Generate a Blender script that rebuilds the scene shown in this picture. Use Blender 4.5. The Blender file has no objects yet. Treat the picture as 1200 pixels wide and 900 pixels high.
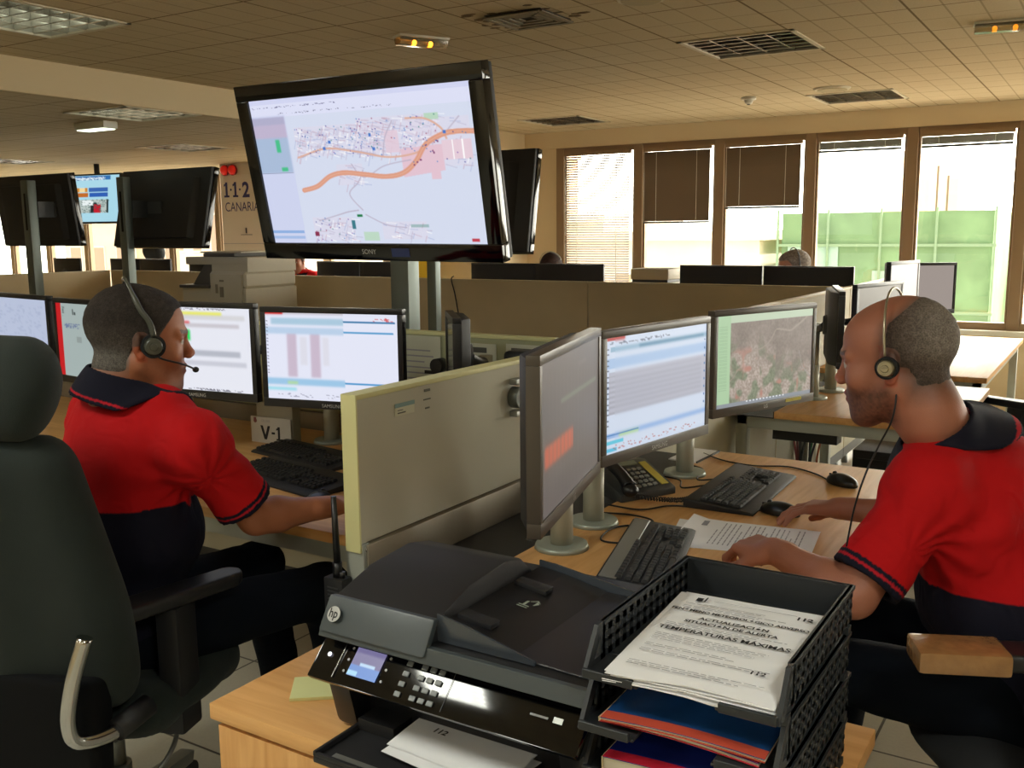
import bpy, bmesh, math, random
import numpy as np
from mathutils import Vector, Matrix, Euler
random.seed(7); rng = np.random.default_rng(7)
SC = bpy.context.scene; COL = SC.collection
R = math.radians; PI = math.pi

# ---------------------------------------------------------------- camera, world, sun, exposure
cam = bpy.data.objects.new('camera', bpy.data.cameras.new('camera')); COL.objects.link(cam); SC.camera = cam
cam.data.sensor_width = 36.0; cam.data.lens = 1141/1200*36; cam.data.clip_start = 0.02; cam.data.clip_end = 300
_p, _r, _y = R(8.84), R(-0.515), R(31.94)
fw = Vector((-math.sin(_y)*math.cos(_p), math.cos(_y)*math.cos(_p), -math.sin(_p)))
rt = Vector((math.cos(_y), math.sin(_y), 0)); up = rt.cross(fw)
r2 = rt*math.cos(_r)+up*math.sin(_r); u2 = -rt*math.sin(_r)+up*math.cos(_r)
cam.matrix_world = Matrix(((r2.x, u2.x, -fw.x, 0), (r2.y, u2.y, -fw.y, 0), (r2.z, u2.z, -fw.z, 1.5), (0, 0, 0, 1)))

W = bpy.data.worlds.new('sky'); SC.world = W; W.use_nodes = True
W.node_tree.nodes['Background'].inputs[0].default_value = (1.0, 0.93, 0.83, 1)
_N, _L = W.node_tree.nodes, W.node_tree.links          # the sky is brighter on the side the sun stands on
_tc = _N.new('ShaderNodeTexCoord'); _dt = _N.new('ShaderNodeVectorMath'); _dt.operation = 'DOT_PRODUCT'; _dt.inputs[1].default_value = (.3, .85, .43)
_mr = _N.new('ShaderNodeMapRange'); _mr.inputs['From Min'].default_value = -.2; _mr.inputs['From Max'].default_value = 1.0; _mr.inputs['To Min'].default_value = 2.5; _mr.inputs['To Max'].default_value = 16.0
_L.new(_tc.outputs['Generated'], _dt.inputs[0]); _L.new(_dt.outputs['Value'], _mr.inputs[0]); _L.new(_mr.outputs[0], _N['Background'].inputs[1])
sun = bpy.data.objects.new('sun', bpy.data.lights.new('sun', 'SUN')); COL.objects.link(sun)
sun.data.energy = 12.0; sun.data.angle = R(1.0); sun.data.color = (1, .93, .82)
sun.rotation_euler = Vector((-.35, -.8, -.78)).to_track_quat('-Z', 'Y').to_euler()
SC.view_settings.view_transform = 'Standard'; SC.view_settings.look = 'None'
SC.view_settings.exposure = 0.0; SC.view_settings.gamma = 1.0; SC.view_settings.use_curve_mapping = False
SC.cycles.use_denoising = True; SC.cycles.max_bounces = 10; SC.cycles.diffuse_bounces = 6
SC.cycles.sample_clamp_indirect = 6.0; SC.cycles.caustics_reflective = False; SC.cycles.caustics_refractive = False
LAMP = 30.0                    # brightness of the fluorescent tubes that are switched on
LAMP_W = 20.0                  # watts of light each switched-on fixture sheds

# ---------------------------------------------------------------- colour and materials
def lin(c):
    c = np.asarray(c, float)
    return np.where(c <= .04045, c/12.92, ((c+.055)/1.055)**2.4)
def hexc(h): return tuple(int(h[i:i+2], 16)/255 for i in (0, 2, 4))
_m = {}
def mat(name, col=None, rough=.6, metal=0., bump=0., bscale=200., var=0., vscale=8., emit=0., spec=.5, coat=0., attr=False, stretch=None, sheen=0.):
    if name in _m: return _m[name]
    m = bpy.data.materials.new(name); _m[name] = m; m.use_nodes = True
    N = m.node_tree.nodes; L = m.node_tree.links; b = N['Principled BSDF']
    if isinstance(col, str): col = hexc(col)
    c = tuple(lin(col or (.5, .5, .5)))+(1,)
    b.inputs['Base Color'].default_value = c
    b.inputs['Roughness'].default_value = rough; b.inputs['Metallic'].default_value = metal
    b.inputs['Specular IOR Level'].default_value = spec; b.inputs['Coat Weight'].default_value = coat
    b.inputs['Coat Roughness'].default_value = .08
    if sheen: b.inputs['Sheen Weight'].default_value = sheen
    src = None
    if attr:
        a = N.new('ShaderNodeAttribute'); a.attribute_name = 'Col'; src = a.outputs['Color']
        L.new(src, b.inputs['Base Color'])
    tc = N.new('ShaderNodeTexCoord'); mp = N.new('ShaderNodeMapping'); L.new(tc.outputs['Object'], mp.inputs[0])
    if stretch: mp.inputs['Scale'].default_value = stretch
    if var:
        n = N.new('ShaderNodeTexNoise'); n.inputs['Scale'].default_value = vscale; n.inputs['Detail'].default_value = 5
        L.new(mp.outputs[0], n.inputs['Vector'])
        r = N.new('ShaderNodeMapRange'); r.inputs['From Min'].default_value = .3; r.inputs['From Max'].default_value = .7
        r.inputs['To Min'].default_value = 1-var; r.inputs['To Max'].default_value = 1+var; L.new(n.outputs[0], r.inputs[0])
        mx = N.new('ShaderNodeVectorMath'); mx.operation = 'SCALE'; L.new(r.outputs[0], mx.inputs['Scale'])
        if src: L.new(src, mx.inputs[0])
        else: mx.inputs[0].default_value = c[:3]
        L.new(mx.outputs[0], b.inputs['Base Color']); src = mx.outputs[0]
    if bump:
        n = N.new('ShaderNodeTexNoise'); n.inputs['Scale'].default_value = bscale; n.inputs['Detail'].default_value = 3
        L.new(tc.outputs['Object'], n.inputs['Vector'])
        k = N.new('ShaderNodeBump'); k.inputs['Strength'].default_value = bump; k.inputs['Distance'].default_value = .002
        L.new(n.outputs[0], k.inputs['Height']); L.new(k.outputs[0], b.inputs['Normal'])
    if emit:
        if src: L.new(src, b.inputs['Emission Color'])
        else: b.inputs['Emission Color'].default_value = c
        b.inputs['Emission Strength'].default_value = emit
    return m
def screen_mat(name='emissive_screen', s=1.0):
    if name in _m: return _m[name]
    m = mat(name, (0, 0, 0), rough=.35, spec=.3); N = m.node_tree.nodes; L = m.node_tree.links
    a = N.new('ShaderNodeAttribute'); a.attribute_name = 'Col'
    L.new(a.outputs['Color'], N['Principled BSDF'].inputs['Emission Color']); N['Principled BSDF'].inputs['Emission Strength'].default_value = s
    return m
def glass_mat():
    m = bpy.data.materials.new('window_glass'); m.use_nodes = True; N = m.node_tree.nodes; L = m.node_tree.links
    N.remove(N['Principled BSDF']); t = N.new('ShaderNodeBsdfTransparent'); g = N.new('ShaderNodeBsdfGlossy'); g.inputs['Roughness'].default_value = .02
    t.inputs[0].default_value = (.95, .97, .95, 1)
    lw = N.new('ShaderNodeLayerWeight'); lw.inputs[0].default_value = .5; pw = N.new('ShaderNodeMath'); pw.operation = 'POWER'; pw.inputs[1].default_value = 5; L.new(lw.outputs['Facing'], pw.inputs[0])
    f = N.new('ShaderNodeMath'); f.operation = 'MULTIPLY_ADD'; f.inputs[1].default_value = .6; f.inputs[2].default_value = .04; L.new(pw.outputs[0], f.inputs[0]); x = N.new('ShaderNodeMixShader')
    L.new(f.outputs[0], x.inputs[0]); L.new(t.outputs[0], x.inputs[1]); L.new(g.outputs[0], x.inputs[2]); L.new(x.outputs[0], N['Material Output'].inputs[0])
    return m
def tile_mat(name, base, groove, sx, sy, ox, oy, gw, sub=None, rough=.8, speck=.1, bumps=.3):
    """panel grid from object coordinates; optional finer scored grid"""
    m = mat(name, base, rough=rough, spec=.3); N = m.node_tree.nodes; L = m.node_tree.links; b = N['Principled BSDF']
    tc = N.new('ShaderNodeTexCoord'); sp = N.new('ShaderNodeSeparateXYZ'); L.new(tc.outputs['Object'], sp.inputs[0])
    def mth(op, a, bb=None, cc=None):
        n = N.new('ShaderNodeMath'); n.operation = op
        for i, v in enumerate((a, bb, cc)):
            if v is None: continue
            if isinstance(v, (int, float)): n.inputs[i].default_value = v
            else: L.new(v, n.inputs[i])
        return n.outputs[0]
    def lines(px, py, w):
        o = []
        for ax, per, off in ((0, px, ox), (1, py, oy)):
            f = mth('FRACT', mth('DIVIDE', mth('ADD', sp.outputs[ax], off+1000*per), per))
            d = mth('MINIMUM', f, mth('SUBTRACT', 1.0, f))
            o.append(mth('LESS_THAN', d, w/2/per))
        return mth('MAXIMUM', o[0], o[1])
    g = lines(sx, sy, gw)
    if sub: g = mth('MAXIMUM', g, mth('MULTIPLY', lines(sub[0], sub[1], gw*.8), .5))
    nz = N.new('ShaderNodeTexNoise'); nz.inputs['Scale'].default_value = 90; nz.inputs['Detail'].default_value = 6
    L.new(tc.outputs['Object'], nz.inputs['Vector'])
    v = mth('MULTIPLY_ADD', nz.outputs[0], speck*2, 1-speck)
    mx = N.new('ShaderNodeMix'); mx.data_type = 'RGBA'; L.new(g, mx.inputs['Factor'])
    mx.inputs[6].default_value = tuple(lin(hexc(base)))+(1,); mx.inputs[7].default_value = tuple(lin(hexc(groove)))+(1,)
    s = N.new('ShaderNodeVectorMath'); s.operation = 'SCALE'; L.new(mx.outputs[2], s.inputs[0]); L.new(v, s.inputs['Scale']); L.new(s.outputs[0], b.inputs['Base Color'])
    k = N.new('ShaderNodeBump'); k.inputs['Strength'].default_value = bumps; k.inputs['Distance'].default_value = .003
    L.new(mth('SUBTRACT', nz.outputs[0], mth('MULTIPLY', g, 2.0)), k.inputs['Height']); L.new(k.outputs[0], b.inputs['Normal'])
    return m
def wood_mat(name, c1, c2, rough=.3, along='x'):
    m = mat(name, c1, rough=rough, spec=.5); N = m.node_tree.nodes; L = m.node_tree.links; b = N['Principled BSDF']
    tc = N.new('ShaderNodeTexCoord'); mp = N.new('ShaderNodeMapping'); L.new(tc.outputs['Object'], mp.inputs[0])
    mp.inputs['Scale'].default_value = {'x': (1.2, 14, 14), 'y': (14, 1.2, 14), 'z': (14, 14, 1.2)}[along]
    n = N.new('ShaderNodeTexNoise'); n.inputs['Scale'].default_value = 3.2; n.inputs['Detail'].default_value = 7; n.inputs['Distortion'].default_value = .6
    L.new(mp.outputs[0], n.inputs['Vector'])
    r = N.new('ShaderNodeValToRGB'); L.new(n.outputs[0], r.inputs[0])
    r.color_ramp.elements[0].position = .3; r.color_ramp.elements[0].color = tuple(lin(hexc(c2)))+(1,)
    r.color_ramp.elements[1].position = .68; r.color_ramp.elements[1].color = tuple(lin(hexc(c1)))+(1,)
    L.new(r.outputs[0], b.inputs['Base Color'])
    return m

# ---------------------------------------------------------------- mesh builder
class B:
    def __init__(s): s.bm = bmesh.new(); s.mi = 0
    def raw(s, vs, fs, M=None, smooth=False):
        v = [s.bm.verts.new(M @ Vector(p) if M else Vector(p)) for p in vs]
        for f in fs:
            try:
                q = s.bm.faces.new([v[i] for i in f]); q.material_index = s.mi; q.smooth = smooth
            except ValueError: pass
        return v
    def box(s, x0, x1, y0, y1, z0, z1, M=None):
        s.raw([(x, y, z) for x in (x0, x1) for y in (y0, y1) for z in (z0, z1)],
              [(0, 1, 3, 2), (4, 6, 7, 5), (0, 4, 5, 1), (2, 3, 7, 6), (0, 2, 6, 4), (1, 5, 7, 3)], M); return s
    def cyl(s, p0, p1, r0, r1=None, n=20, M=None, cap=True, smooth=True):
        p0, p1 = Vector(p0), Vector(p1); r1 = r0 if r1 is None else r1
        q = (p1-p0).to_track_quat('Z', 'Y'); vs = []
        for p, r in ((p0, r0), (p1, r1)):
            for i in range(n):
                a = 2*PI*i/n; vs.append(p+q @ Vector((r*math.cos(a), r*math.sin(a), 0)))
        v = s.raw(vs, [(i, (i+1) % n, n+(i+1) % n, n+i) for i in range(n)], M, smooth)
        if cap:
            for f in (list(reversed(v[:n])), v[n:]):
                f = s.bm.faces.new(f); f.material_index = s.mi
        return s
    def tube(s, pts, r, n=8, sub=6, M=None):
        P = [Vector(p) for p in pts]; rs = r if isinstance(r, (list, tuple)) else [r]*len(P)
        Q = []; RR = []
        for i in range(len(P)-1):
            a, b, c, d = P[max(i-1, 0)], P[i], P[i+1], P[min(i+2, len(P)-1)]
            for k in range(sub):
                t = k/sub
                Q.append(.5*((2*b)+(c-a)*t+(2*a-5*b+4*c-d)*t*t+(3*b-3*c+d-a)*t**3)); RR.append(rs[i]*(1-t)+rs[i+1]*t)
        Q.append(P[-1]); RR.append(rs[-1])
        vs = []; nrm = None
        for i, p in enumerate(Q):
            t = (Q[min(i+1, len(Q)-1)]-Q[max(i-1, 0)]).normalized()
            if nrm is None: nrm = t.orthogonal().normalized()
            nrm = (nrm-t*nrm.dot(t)).normalized(); bn = t.cross(nrm)
            for j in range(n):
                a = 2*PI*j/n; vs.append(p+(nrm*math.cos(a)+bn*math.sin(a))*RR[i])
        m = len(Q); fs = [(i*n+j, i*n+(j+1) % n, (i+1)*n+(j+1) % n, (i+1)*n+j) for i in range(m-1) for j in range(n)]
        v = s.raw(vs, fs, M, True)
        for f in (list(reversed(v[:n])), v[-n:]):
            f = s.bm.faces.new(f); f.material_index = s.mi
        return s
    def prism(s, poly, a0, a1, axis='y', M=None):
        """extrude a 2-D polygon: axis y -> (x,z) outline, x -> (y,z), z -> (x,y)"""
        f = {'y': lambda u, v, a: (u, a, v), 'x': lambda u, v, a: (a, u, v), 'z': lambda u, v, a: (u, v, a)}[axis]
        n = len(poly); vs = [f(u, v, a0) for u, v in poly]+[f(u, v, a1) for u, v in poly]
        s.raw(vs, [tuple(range(n))[::-1], tuple(range(n, 2*n))]+[(i, (i+1) % n, n+(i+1) % n, n+i) for i in range(n)], M); return s
    def ell(s, c, r, n=16, M=None, z0=-1, z1=1):
        c = Vector(c); r = (r, r, r) if isinstance(r, (int, float)) else r; h = n//2+1; vs = []
        for i in range(h):
            t = z0+(z1-z0)*i/(h-1); t = math.sin(t*PI/2); q = math.sqrt(max(1-t*t, 1e-6))
            for j in range(n):
                a = 2*PI*j/n; vs.append(c+Vector((r[0]*q*math.cos(a), r[1]*q*math.sin(a), r[2]*t)))
        v = s.raw(vs, [(i*n+j, i*n+(j+1) % n, (i+1)*n+(j+1) % n, (i+1)*n+j) for i in range(h-1) for j in range(n)], M, True)
        for f in (list(reversed(v[:n])), v[-n:]):
            f = s.bm.faces.new(f); f.material_index = s.mi; f.smooth = True
        return s
    def text(s, txt, size, M, align='LEFT', depth=0.0, sx=1.0, fat=0.0):
        cu = bpy.data.curves.new('t', 'FONT'); cu.body = txt; cu.size = size; cu.align_x = align; cu.extrude = depth; cu.offset = fat; cu.resolution_u = 3
        o = bpy.data.objects.new('t', cu); me = o.to_mesh()
        s.raw([(v.co.x*sx, v.co.y, v.co.z) for v in me.vertices], [tuple(p.vertices) for p in me.polygons], M)
        o.to_mesh_clear(); bpy.data.objects.remove(o); bpy.data.curves.remove(cu); return s
    def one(s, x, y, h, M):       # a slab-serif figure one
        w = h*.17; P = lambda a, b: (x+a*h, y+b*h)
        for poly in ([P(.13, 0), P(.33, 0), P(.33, 1), P(.13, 1)], [P(-.02, .72), P(.13, .78), P(.13, 1), P(.10, .90), P(-.02, .86)], [P(-.02, 0), P(.48, 0), P(.48, .13), P(-.02, .13)]):
            s.raw([(a, b, 0) for a, b in poly], [tuple(range(len(poly)))], M)
        return s
    def build(s, name, mats, parent=None, bev=0, seg=2, smooth=None, weld=False, loc=None, rot=None):
        bm = s.bm
        if weld: bmesh.ops.remove_doubles(bm, verts=bm.verts, dist=1e-5)
        bmesh.ops.recalc_face_normals(bm, faces=bm.faces)
        if bev:
            ed = [e for e in bm.edges if len(e.link_faces) == 2 and e.calc_face_angle(0) > R(35)]
            bmesh.ops.bevel(bm, geom=ed, offset=bev, segments=seg, profile=.6, affect='EDGES', clamp_overlap=True)
            if seg > 1:
                for f in bm.faces: f.smooth = True
        if smooth is not None:
            for f in bm.faces: f.smooth = smooth
        me = bpy.data.meshes.new(name); bm.to_mesh(me); bm.free()
        if (bev and seg > 1) and smooth is None:
            try: me.set_sharp_from_angle(angle=R(40))
            except Exception: pass
        return link(name, me, mats, parent, loc, rot)
def link(name, me, mats, parent=None, loc=None, rot=None):
    for m in (mats if isinstance(mats, (list, tuple)) else [mats]): me.materials.append(m)
    o = bpy.data.objects.new(name, me); COL.objects.link(o)
    if parent: o.parent = parent
    if loc: o.location = loc
    if rot: o.rotation_euler = rot
    return o
def tag(o, label, cat, group=None):
    o['label'] = label; o['category'] = cat
    if group: o['group'] = group
    return o
def thing(name, label, cat, loc=(0, 0, 0), rz=0, group=None, rot=None):
    o = bpy.data.objects.new(name, None); COL.objects.link(o); o.empty_display_size = .05
    o.location = loc; o.rotation_euler = rot or (0, 0, rz); return tag(o, label, cat, group)
def struct(o, label=None):
    o['kind'] = 'structure'
    return o
def dup(root, loc=None, rz=None, label=None, group=None, rot=None):
    r = root.copy(); COL.objects.link(r)
    if loc is not None: r.location = loc
    if rz is not None: r.rotation_euler = (0, 0, rz)
    if rot is not None: r.rotation_euler = rot
    if label: r['label'] = label
    if group: r['group'] = group
    def rec(a, b):
        for ch in list(a.children):
            c = ch.copy(); COL.objects.link(c); c.parent = b; rec(ch, c)
    rec(root, r); return r
def raster(name, img, w, h, m, parent, loc=(0, 0, 0), rot=None, thick=0.0):
    """flat panel in local XZ (facing -Y), colours from an array (rows from the top) stored per grid vertex"""
    ny, nx = img.shape[:2]; xs = np.linspace(-w/2, w/2, nx); zs = np.linspace(h/2, -h/2, ny)
    co = np.zeros((ny, nx, 3)); co[..., 0] = xs[None]; co[..., 2] = zs[:, None]
    idx = np.arange(ny*nx).reshape(ny, nx)
    f = np.stack([idx[:-1, :-1], idx[1:, :-1], idx[1:, 1:], idx[:-1, 1:]], -1).reshape(-1, 4)
    me = npmesh(name, co.reshape(-1, 3), f); setcol(me, lin(np.clip(img, 0, 1)).reshape(-1, 3))
    return link(name, me, m, parent, loc, rot)
def npmesh(name, v, f, smooth=False):
    me = bpy.data.meshes.new(name); v = np.ascontiguousarray(v, np.float32); f = np.ascontiguousarray(f, np.int32)
    me.vertices.add(len(v)); me.vertices.foreach_set('co', v.ravel()); k = f.shape[1]
    me.loops.add(f.size); me.loops.foreach_set('vertex_index', f.ravel()); me.polygons.add(len(f))
    me.polygons.foreach_set('loop_start', np.arange(0, f.size, k, dtype=np.int32)); me.update(calc_edges=True)
    if smooth: me.polygons.foreach_set('use_smooth', np.ones(len(f), bool))
    me.validate(); return me
def setcol(me, c):
    a = me.color_attributes.new('Col', 'FLOAT_COLOR', 'POINT'); c4 = np.ones((len(c), 4), np.float32); c4[:, :3] = c
    a.data.foreach_set('color', c4.ravel())

# ---------------------------------------------------------------- shared materials
M_black = mat('black_plastic', '17171a', .35, bump=.1, bscale=900)
M_blackm = mat('matt_black_plastic', '1b1b1e', .55, bump=.15, bscale=700)
M_gloss = mat('gloss_black', '060608', .08, spec=.6)
M_chrome = mat('chrome', 'c8c8c8', .15, 1.0)
M_alu = mat('brushed_aluminium', '9a9c98', .4, .7)
M_white = mat('white_plastic', 'd8d6cc', .45)
M_grey = mat('grey_painted_metal', 'a7aba3', .45, .2, var=.04)
M_dkgrey = mat('dark_grey_plastic', '3a3c3e', .5)
M_part = mat('partition_cream', 'bdbaa8', .75, bump=.35, bscale=500, var=.03, vscale=3)
M_partb = mat('partition_beige', 'cbb894', .85, bump=.5, bscale=400, var=.04, vscale=4)
M_edge = mat('partition_edge_cream', 'dad79f', .5)
M_wood = wood_mat('beech_laminate', 'dcab6e', 'c99355', .42, 'x')
M_woody = wood_mat('beech_laminate_front', 'd9a86c', 'c28d50', .42, 'z')
M_paper = mat('white_paper', 'eeeef0', .7)
M_ink = mat('black_ink', '202024', .7)
M_inkg = mat('grey_ink', '9a9aa0', .7)
M_green = mat('dark_green_fabric', '151f1c', .9, bump=.5, bscale=600, var=.08, vscale=20, sheen=.05)
M_cable = mat('black_cable', '121214', .5)
M_glass = glass_mat()
# ================================================================ the room
CZ, CZL, XS, YW = 2.5, 2.31, -5.35, 8.9          # ceilings, step between them, window wall
M_ceil = tile_mat('ceiling_panels', 'c4b596', '7a6746', .6, .6, .32, .45, .011, (.15, .3), speck=.12)
M_floor = tile_mat('floor_tiles', 'b4b0a0', '55504a', .5, .5, .02, .21, .008, None, .3, .1, .1)
M_plaster = mat('cream_plaster', 'd5c3a0', .85, bump=.1, bscale=60)
M_frame = mat('window_frame_taupe', '8c7458', .5, .1)
struct(B().box(-16, 3.4, -3.2, YW+.2, -.1, 0).build('floor', M_floor))
# ceiling with real openings for the light fixtures
FX = [(-1.9, .02), (-1.9, 2.85), (-1.8, 5.4), (-1.8, 7.9), (-4.4, .25), (-4.4, 2.85), (-4.4, 5.4), (-4.4, 8.0), (.8, .25), (.8, 2.85), (.8, 5.4), (-1.8, -2.2), (.8, -2.2), (-4.4, -2.2)]
FL = [(-5.7, 4.38), (-7.5, 6.3), (-8.1, 4.0), (-10.3, 6.3)]
def ceiling(name, x0, x1, y0, y1, z, holes, h=.3):
    b = B(); xs = sorted({x0, x1, *[p[0]-h for p in holes], *[p[0]+h for p in holes]}); ys = sorted({y0, y1, *[p[1]-h for p in holes], *[p[1]+h for p in holes]})
    for i in range(len(xs)-1):
        for j in range(len(ys)-1):
            cx, cy = (xs[i]+xs[i+1])/2, (ys[j]+ys[j+1])/2
            if any(abs(cx-p[0]) < h and abs(cy-p[1]) < h for p in holes) or not (x0 < cx < x1 and y0 < cy < y1): continue
            b.raw([(xs[i], ys[j], z), (xs[i+1], ys[j], z), (xs[i+1], ys[j+1], z), (xs[i], ys[j+1], z)], [(0, 3, 2, 1)])
    return struct(b.build(name, M_ceil, weld=True))
ceiling('ceiling', XS, 3.4, -3.2, YW-.04, CZ, FX); ceiling('ceiling', -16, XS-.02, -3.2, YW, CZL, FL)
struct(B().box(-16, 3.4, -3.2, YW+.2, CZ+.35, CZ+.45).build('ceiling', M_plaster))
struct(B().box(XS-.02, XS, -3.2, 7.96, CZL-.002, CZ).build('trim_1', M_plaster))
struct(B().box(XS, 3.4, YW-.04, YW, 2.34, CZ+.35).build('trim_2', M_plaster))
# window wall
def wall_with_windows(name, x0, x1, z0, z1, mull, sill=.66, head=2.35, y=YW, M=None, first=1):
    """mull: x centres of the mullions"""
    b = B(); b.box(x0, x1, y, y+.2, z0, sill-.03, M); b.box(x0, x1, y, y+.2, head, z1, M)
    b.box(x0, mull[0]-.03, y, y+.2, sill-.03, head, M); b.box(mull[-1]+.03, x1, y, y+.2, sill-.03, head, M)
    struct(b.build(name, M_plaster))
    b = B().box(mull[0]-.03, mull[-1]+.03, y-.10, y+.03, sill-.03, sill+.01, M); struct(b.build('trim_%d' % (first+20), M_white))
    for i in range(len(mull)-1):
        a, c = mull[i], mull[i+1]; w = struct(B().box(a-.045, a+.045, y-.03, y+.07, sill, head, M).box(a+.045, c-.045, y-.02, y+.06, head-.06, head, M)
            .box(a+.045, c-.045, y-.02, y+.06, sill, sill+.07, M).box(a+.045, a+.065, y-.01, y+.05, sill+.07, head-.06, M).box(c-.065, c-.045, y-.01, y+.05, sill+.07, head-.06, M).build('window_%d' % (first+i), M_frame, bev=.003, seg=1))
        p = B().box(a+.06, c-.06, y+.02, y+.026, sill+.07, head-.06, M).build('window_pane', M_glass, w)
    struct(B().box(mull[-1]-.045, mull[-1]+.045, y-.03, y+.07, sill, head, M).build('trim_%d' % (first+40), M_frame))
MU = [-4.93, -4.06, -3.24, -2.40, -1.56, -.72, .12, .96, 1.8, 2.64]
wall_with_windows('wall_far', XS, 3.4, 0, CZ+.35, MU, first=1)
ML = [-15.6+i*.93 for i in range(11)]
wall_with_windows('wall_far', -16, -6.05, 0, CZ+.35, ML, first=12)
# cream pier between the two window rows
struct(B().box(-6.05, XS+.008, 7.95, YW+.2, 0, CZ+.34).build('wall_pier', M_plaster))
# side and back walls; right-wall windows are unseen, added to let in more daylight
Mx = Matrix.Rotation(-PI/2, 4, 'Z')      # local +y -> world +x
wall_with_windows('wall_right', -8.9-.2, 3.4, 0, CZ+.35, [-8.4+i*.95 for i in range(4)], y=3.4, M=Mx, first=24)
struct(B().box(-16.2, -16, -3.2, YW+.2, 0, CZ+.35).build('wall_left', M_plaster))
struct(B().box(-16.2, 3.6, -3.4, -3.2, 0, CZ+.35).build('wall_back', M_plaster))
# white column with the emergency service's sign
colm = struct(B().box(-8.95, -8.2, 8.0, 8.5, 0, CZL-.002).build('wall_column', mat('white_column', 'd9cfba', .8)))
def MT(x, y, z, rz=0, rx=PI/2, s=1): return Matrix.Translation((x, y, z)) @ Matrix.Rotation(rz, 4, 'Z') @ Matrix.Rotation(rx, 4, 'X') @ Matrix.Scale(s, 4)
sg = thing('wall_sign', 'tall cream sign with 1·1·2 CANARIAS in navy, partly hidden by the large screen', 'sign', (-8.575, 7.995, 1.0))
B().box(-.36, .36, -.008, 0, -.35, 1.18).build('sign_board', mat('sign_board_cream', 'ddd5c4', .6), sg)
b = B().one(-.3, 0, .17, MT(0, -.010, .93)).one(-.155, 0, .17, MT(0, -.010, .93)).text('2', .235, MT(-.005, -.010, .93), sx=1.0, fat=.007).cyl((-.19, -.008, 1.015), (-.19, -.010, 1.015), .013).cyl((-.045, -.008, 1.015), (-.045, -.010, 1.015), .013); b.build('sign_digits', mat('navy_ink', '3a3a6e', .6), sg)
b = B().text('CANARIAS', .15, MT(-.3, -.010, .77), sx=.85); b.build('sign_lettering', mat('navy_ink'), sg)
b = B().box(-.06, .12, -.012, -.008, .50, .506).box(.02, .035, -.012, -.008, .52, .56).cyl((.0275, -.012, .57), (.0275, -.008, .57), .01)
b.build('sign_emblem', M_ink, sg)
b = B().box(-.36, .36, -.012, -.008, .40, .405); b.build('sign_seam', M_inkg, sg)
for k, x in enumerate((-8.84, -8.71)):
    t = thing('alarm_beacon', 'round red alarm beacon above the sign, the %s of the two' % ('left' if k == 0 else 'right'), 'beacon', (x, 7.99, 2.235), group='red alarm beacons')
    B().cyl((0, 0, 0), (0, -.02, 0), .062).build('beacon_base', mat('red_base', '8a1a14', .4), t)
    B().ell((0, -.02, 0), (.055, .045, .055)).build('beacon_lens', mat('red_lens', 'd8281c', .2, emit=.25), t)

# ---- ceiling fixtures
M_louv = mat('mirror_louvre', 'b9b4ac', .22, .9); M_fxb = mat('fixture_tray', 'a9a498', .35, .6)
M_tube = mat('tube_lit', 'fdfff0', .5, emit=LAMP); M_tubeoff = mat('tube_off', 'd8d8cf', .3); M_tubedim = mat('tube_dim', 'e8f2dc', .4, emit=2.6)
M_fxf = mat('fixture_frame', 'cfc7b2', .5)
def fixture(x, y, z, on, label):
    t = thing('ceiling_light', label, 'ceiling light', (x, y, z), group='recessed louvred ceiling lights')
    b = B()
    for s in (-1, 1): b.box(s*.3-.012, s*.3+.012, -.312, .312, -.006, .004).box(-.312, .312, s*.3-.012, s*.3+.012, -.006, .004)
    b.build('frame', M_fxf, t)
    b = B().box(-.3, .3, -.3, .3, .105, .11)
    for s in (-1, 1): b.box(s*.299-.001, s*.299+.001, -.3, .3, 0, .11).box(-.3, .3, s*.299-.001, s*.299+.001, 0, .11)
    b.build('housing', M_fxb, t)
    b = B()
    for i in range(1, 4): b.box(-.3+.15*i-.004, -.3+.15*i+.004, -.298, .298, 0, .045)
    for j in range(1, 6):
        for i in range(4): b.prism([(-.3+.1*j-.006, .0), (-.3+.1*j+.006, .0), (-.3+.1*j+.001, .04), (-.3+.1*j-.001, .04)], -.3+.15*i+.006, -.3+.15*i+.144, 'x')
    b.build('louvre', M_louv, t)
    if on == 1:
        l = bpy.data.lights.new('fixture_lamp', 'AREA'); l.shape = 'SQUARE'; l.size = .56; l.energy = LAMP_W; l.color = (.98, 1.0, .90); lo = bpy.data.objects.new('fixture_lamp', l); COL.objects.link(lo); lo.parent = t; lo.location = (0, 0, -.004)
    for i in range(4): B().cyl((-.225+.15*i, -.285, .075), (-.225+.15*i, .285, .075), .013, n=10).build('tube', {0: M_tubeoff, 1: M_tube, 2: M_tubedim}[on], t)
lab = {0: 'dark square louvred ceiling light near the photographer, over the %s', }
names = ['louvred ceiling light switched on above the paper trays', 'louvred ceiling light above the large map screen aisle', 'dark square louvred ceiling light at top right, the nearer of the two there', 'dark louvred ceiling light closest to the raised window blinds',
         'unseen louvred ceiling light added as fill above the left walkway behind the camera', 'bright mirrored louvred ceiling light cut by the top left corner', 'louvred ceiling light over the middle desks above the large screen', 'small dark louvred ceiling light just above the first slatted window blind',
         'unseen louvred ceiling light added as fill over the right walkway beside the camera', 'louvred ceiling light over the right walkway', 'louvred ceiling light out to the right by the windows', 'unseen louvred ceiling light added as fill by the back wall', 'unseen louvred ceiling light added as fill by the back right corner', 'unseen louvred ceiling light added as fill by the back left corner']
for i, (x, y) in enumerate(FX): fixture(x, y, CZ, 1 if y < 1 else (2 if i == 5 else 0), names[i])  # except the first, unseen switched-on fixtures are added as fill light
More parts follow.
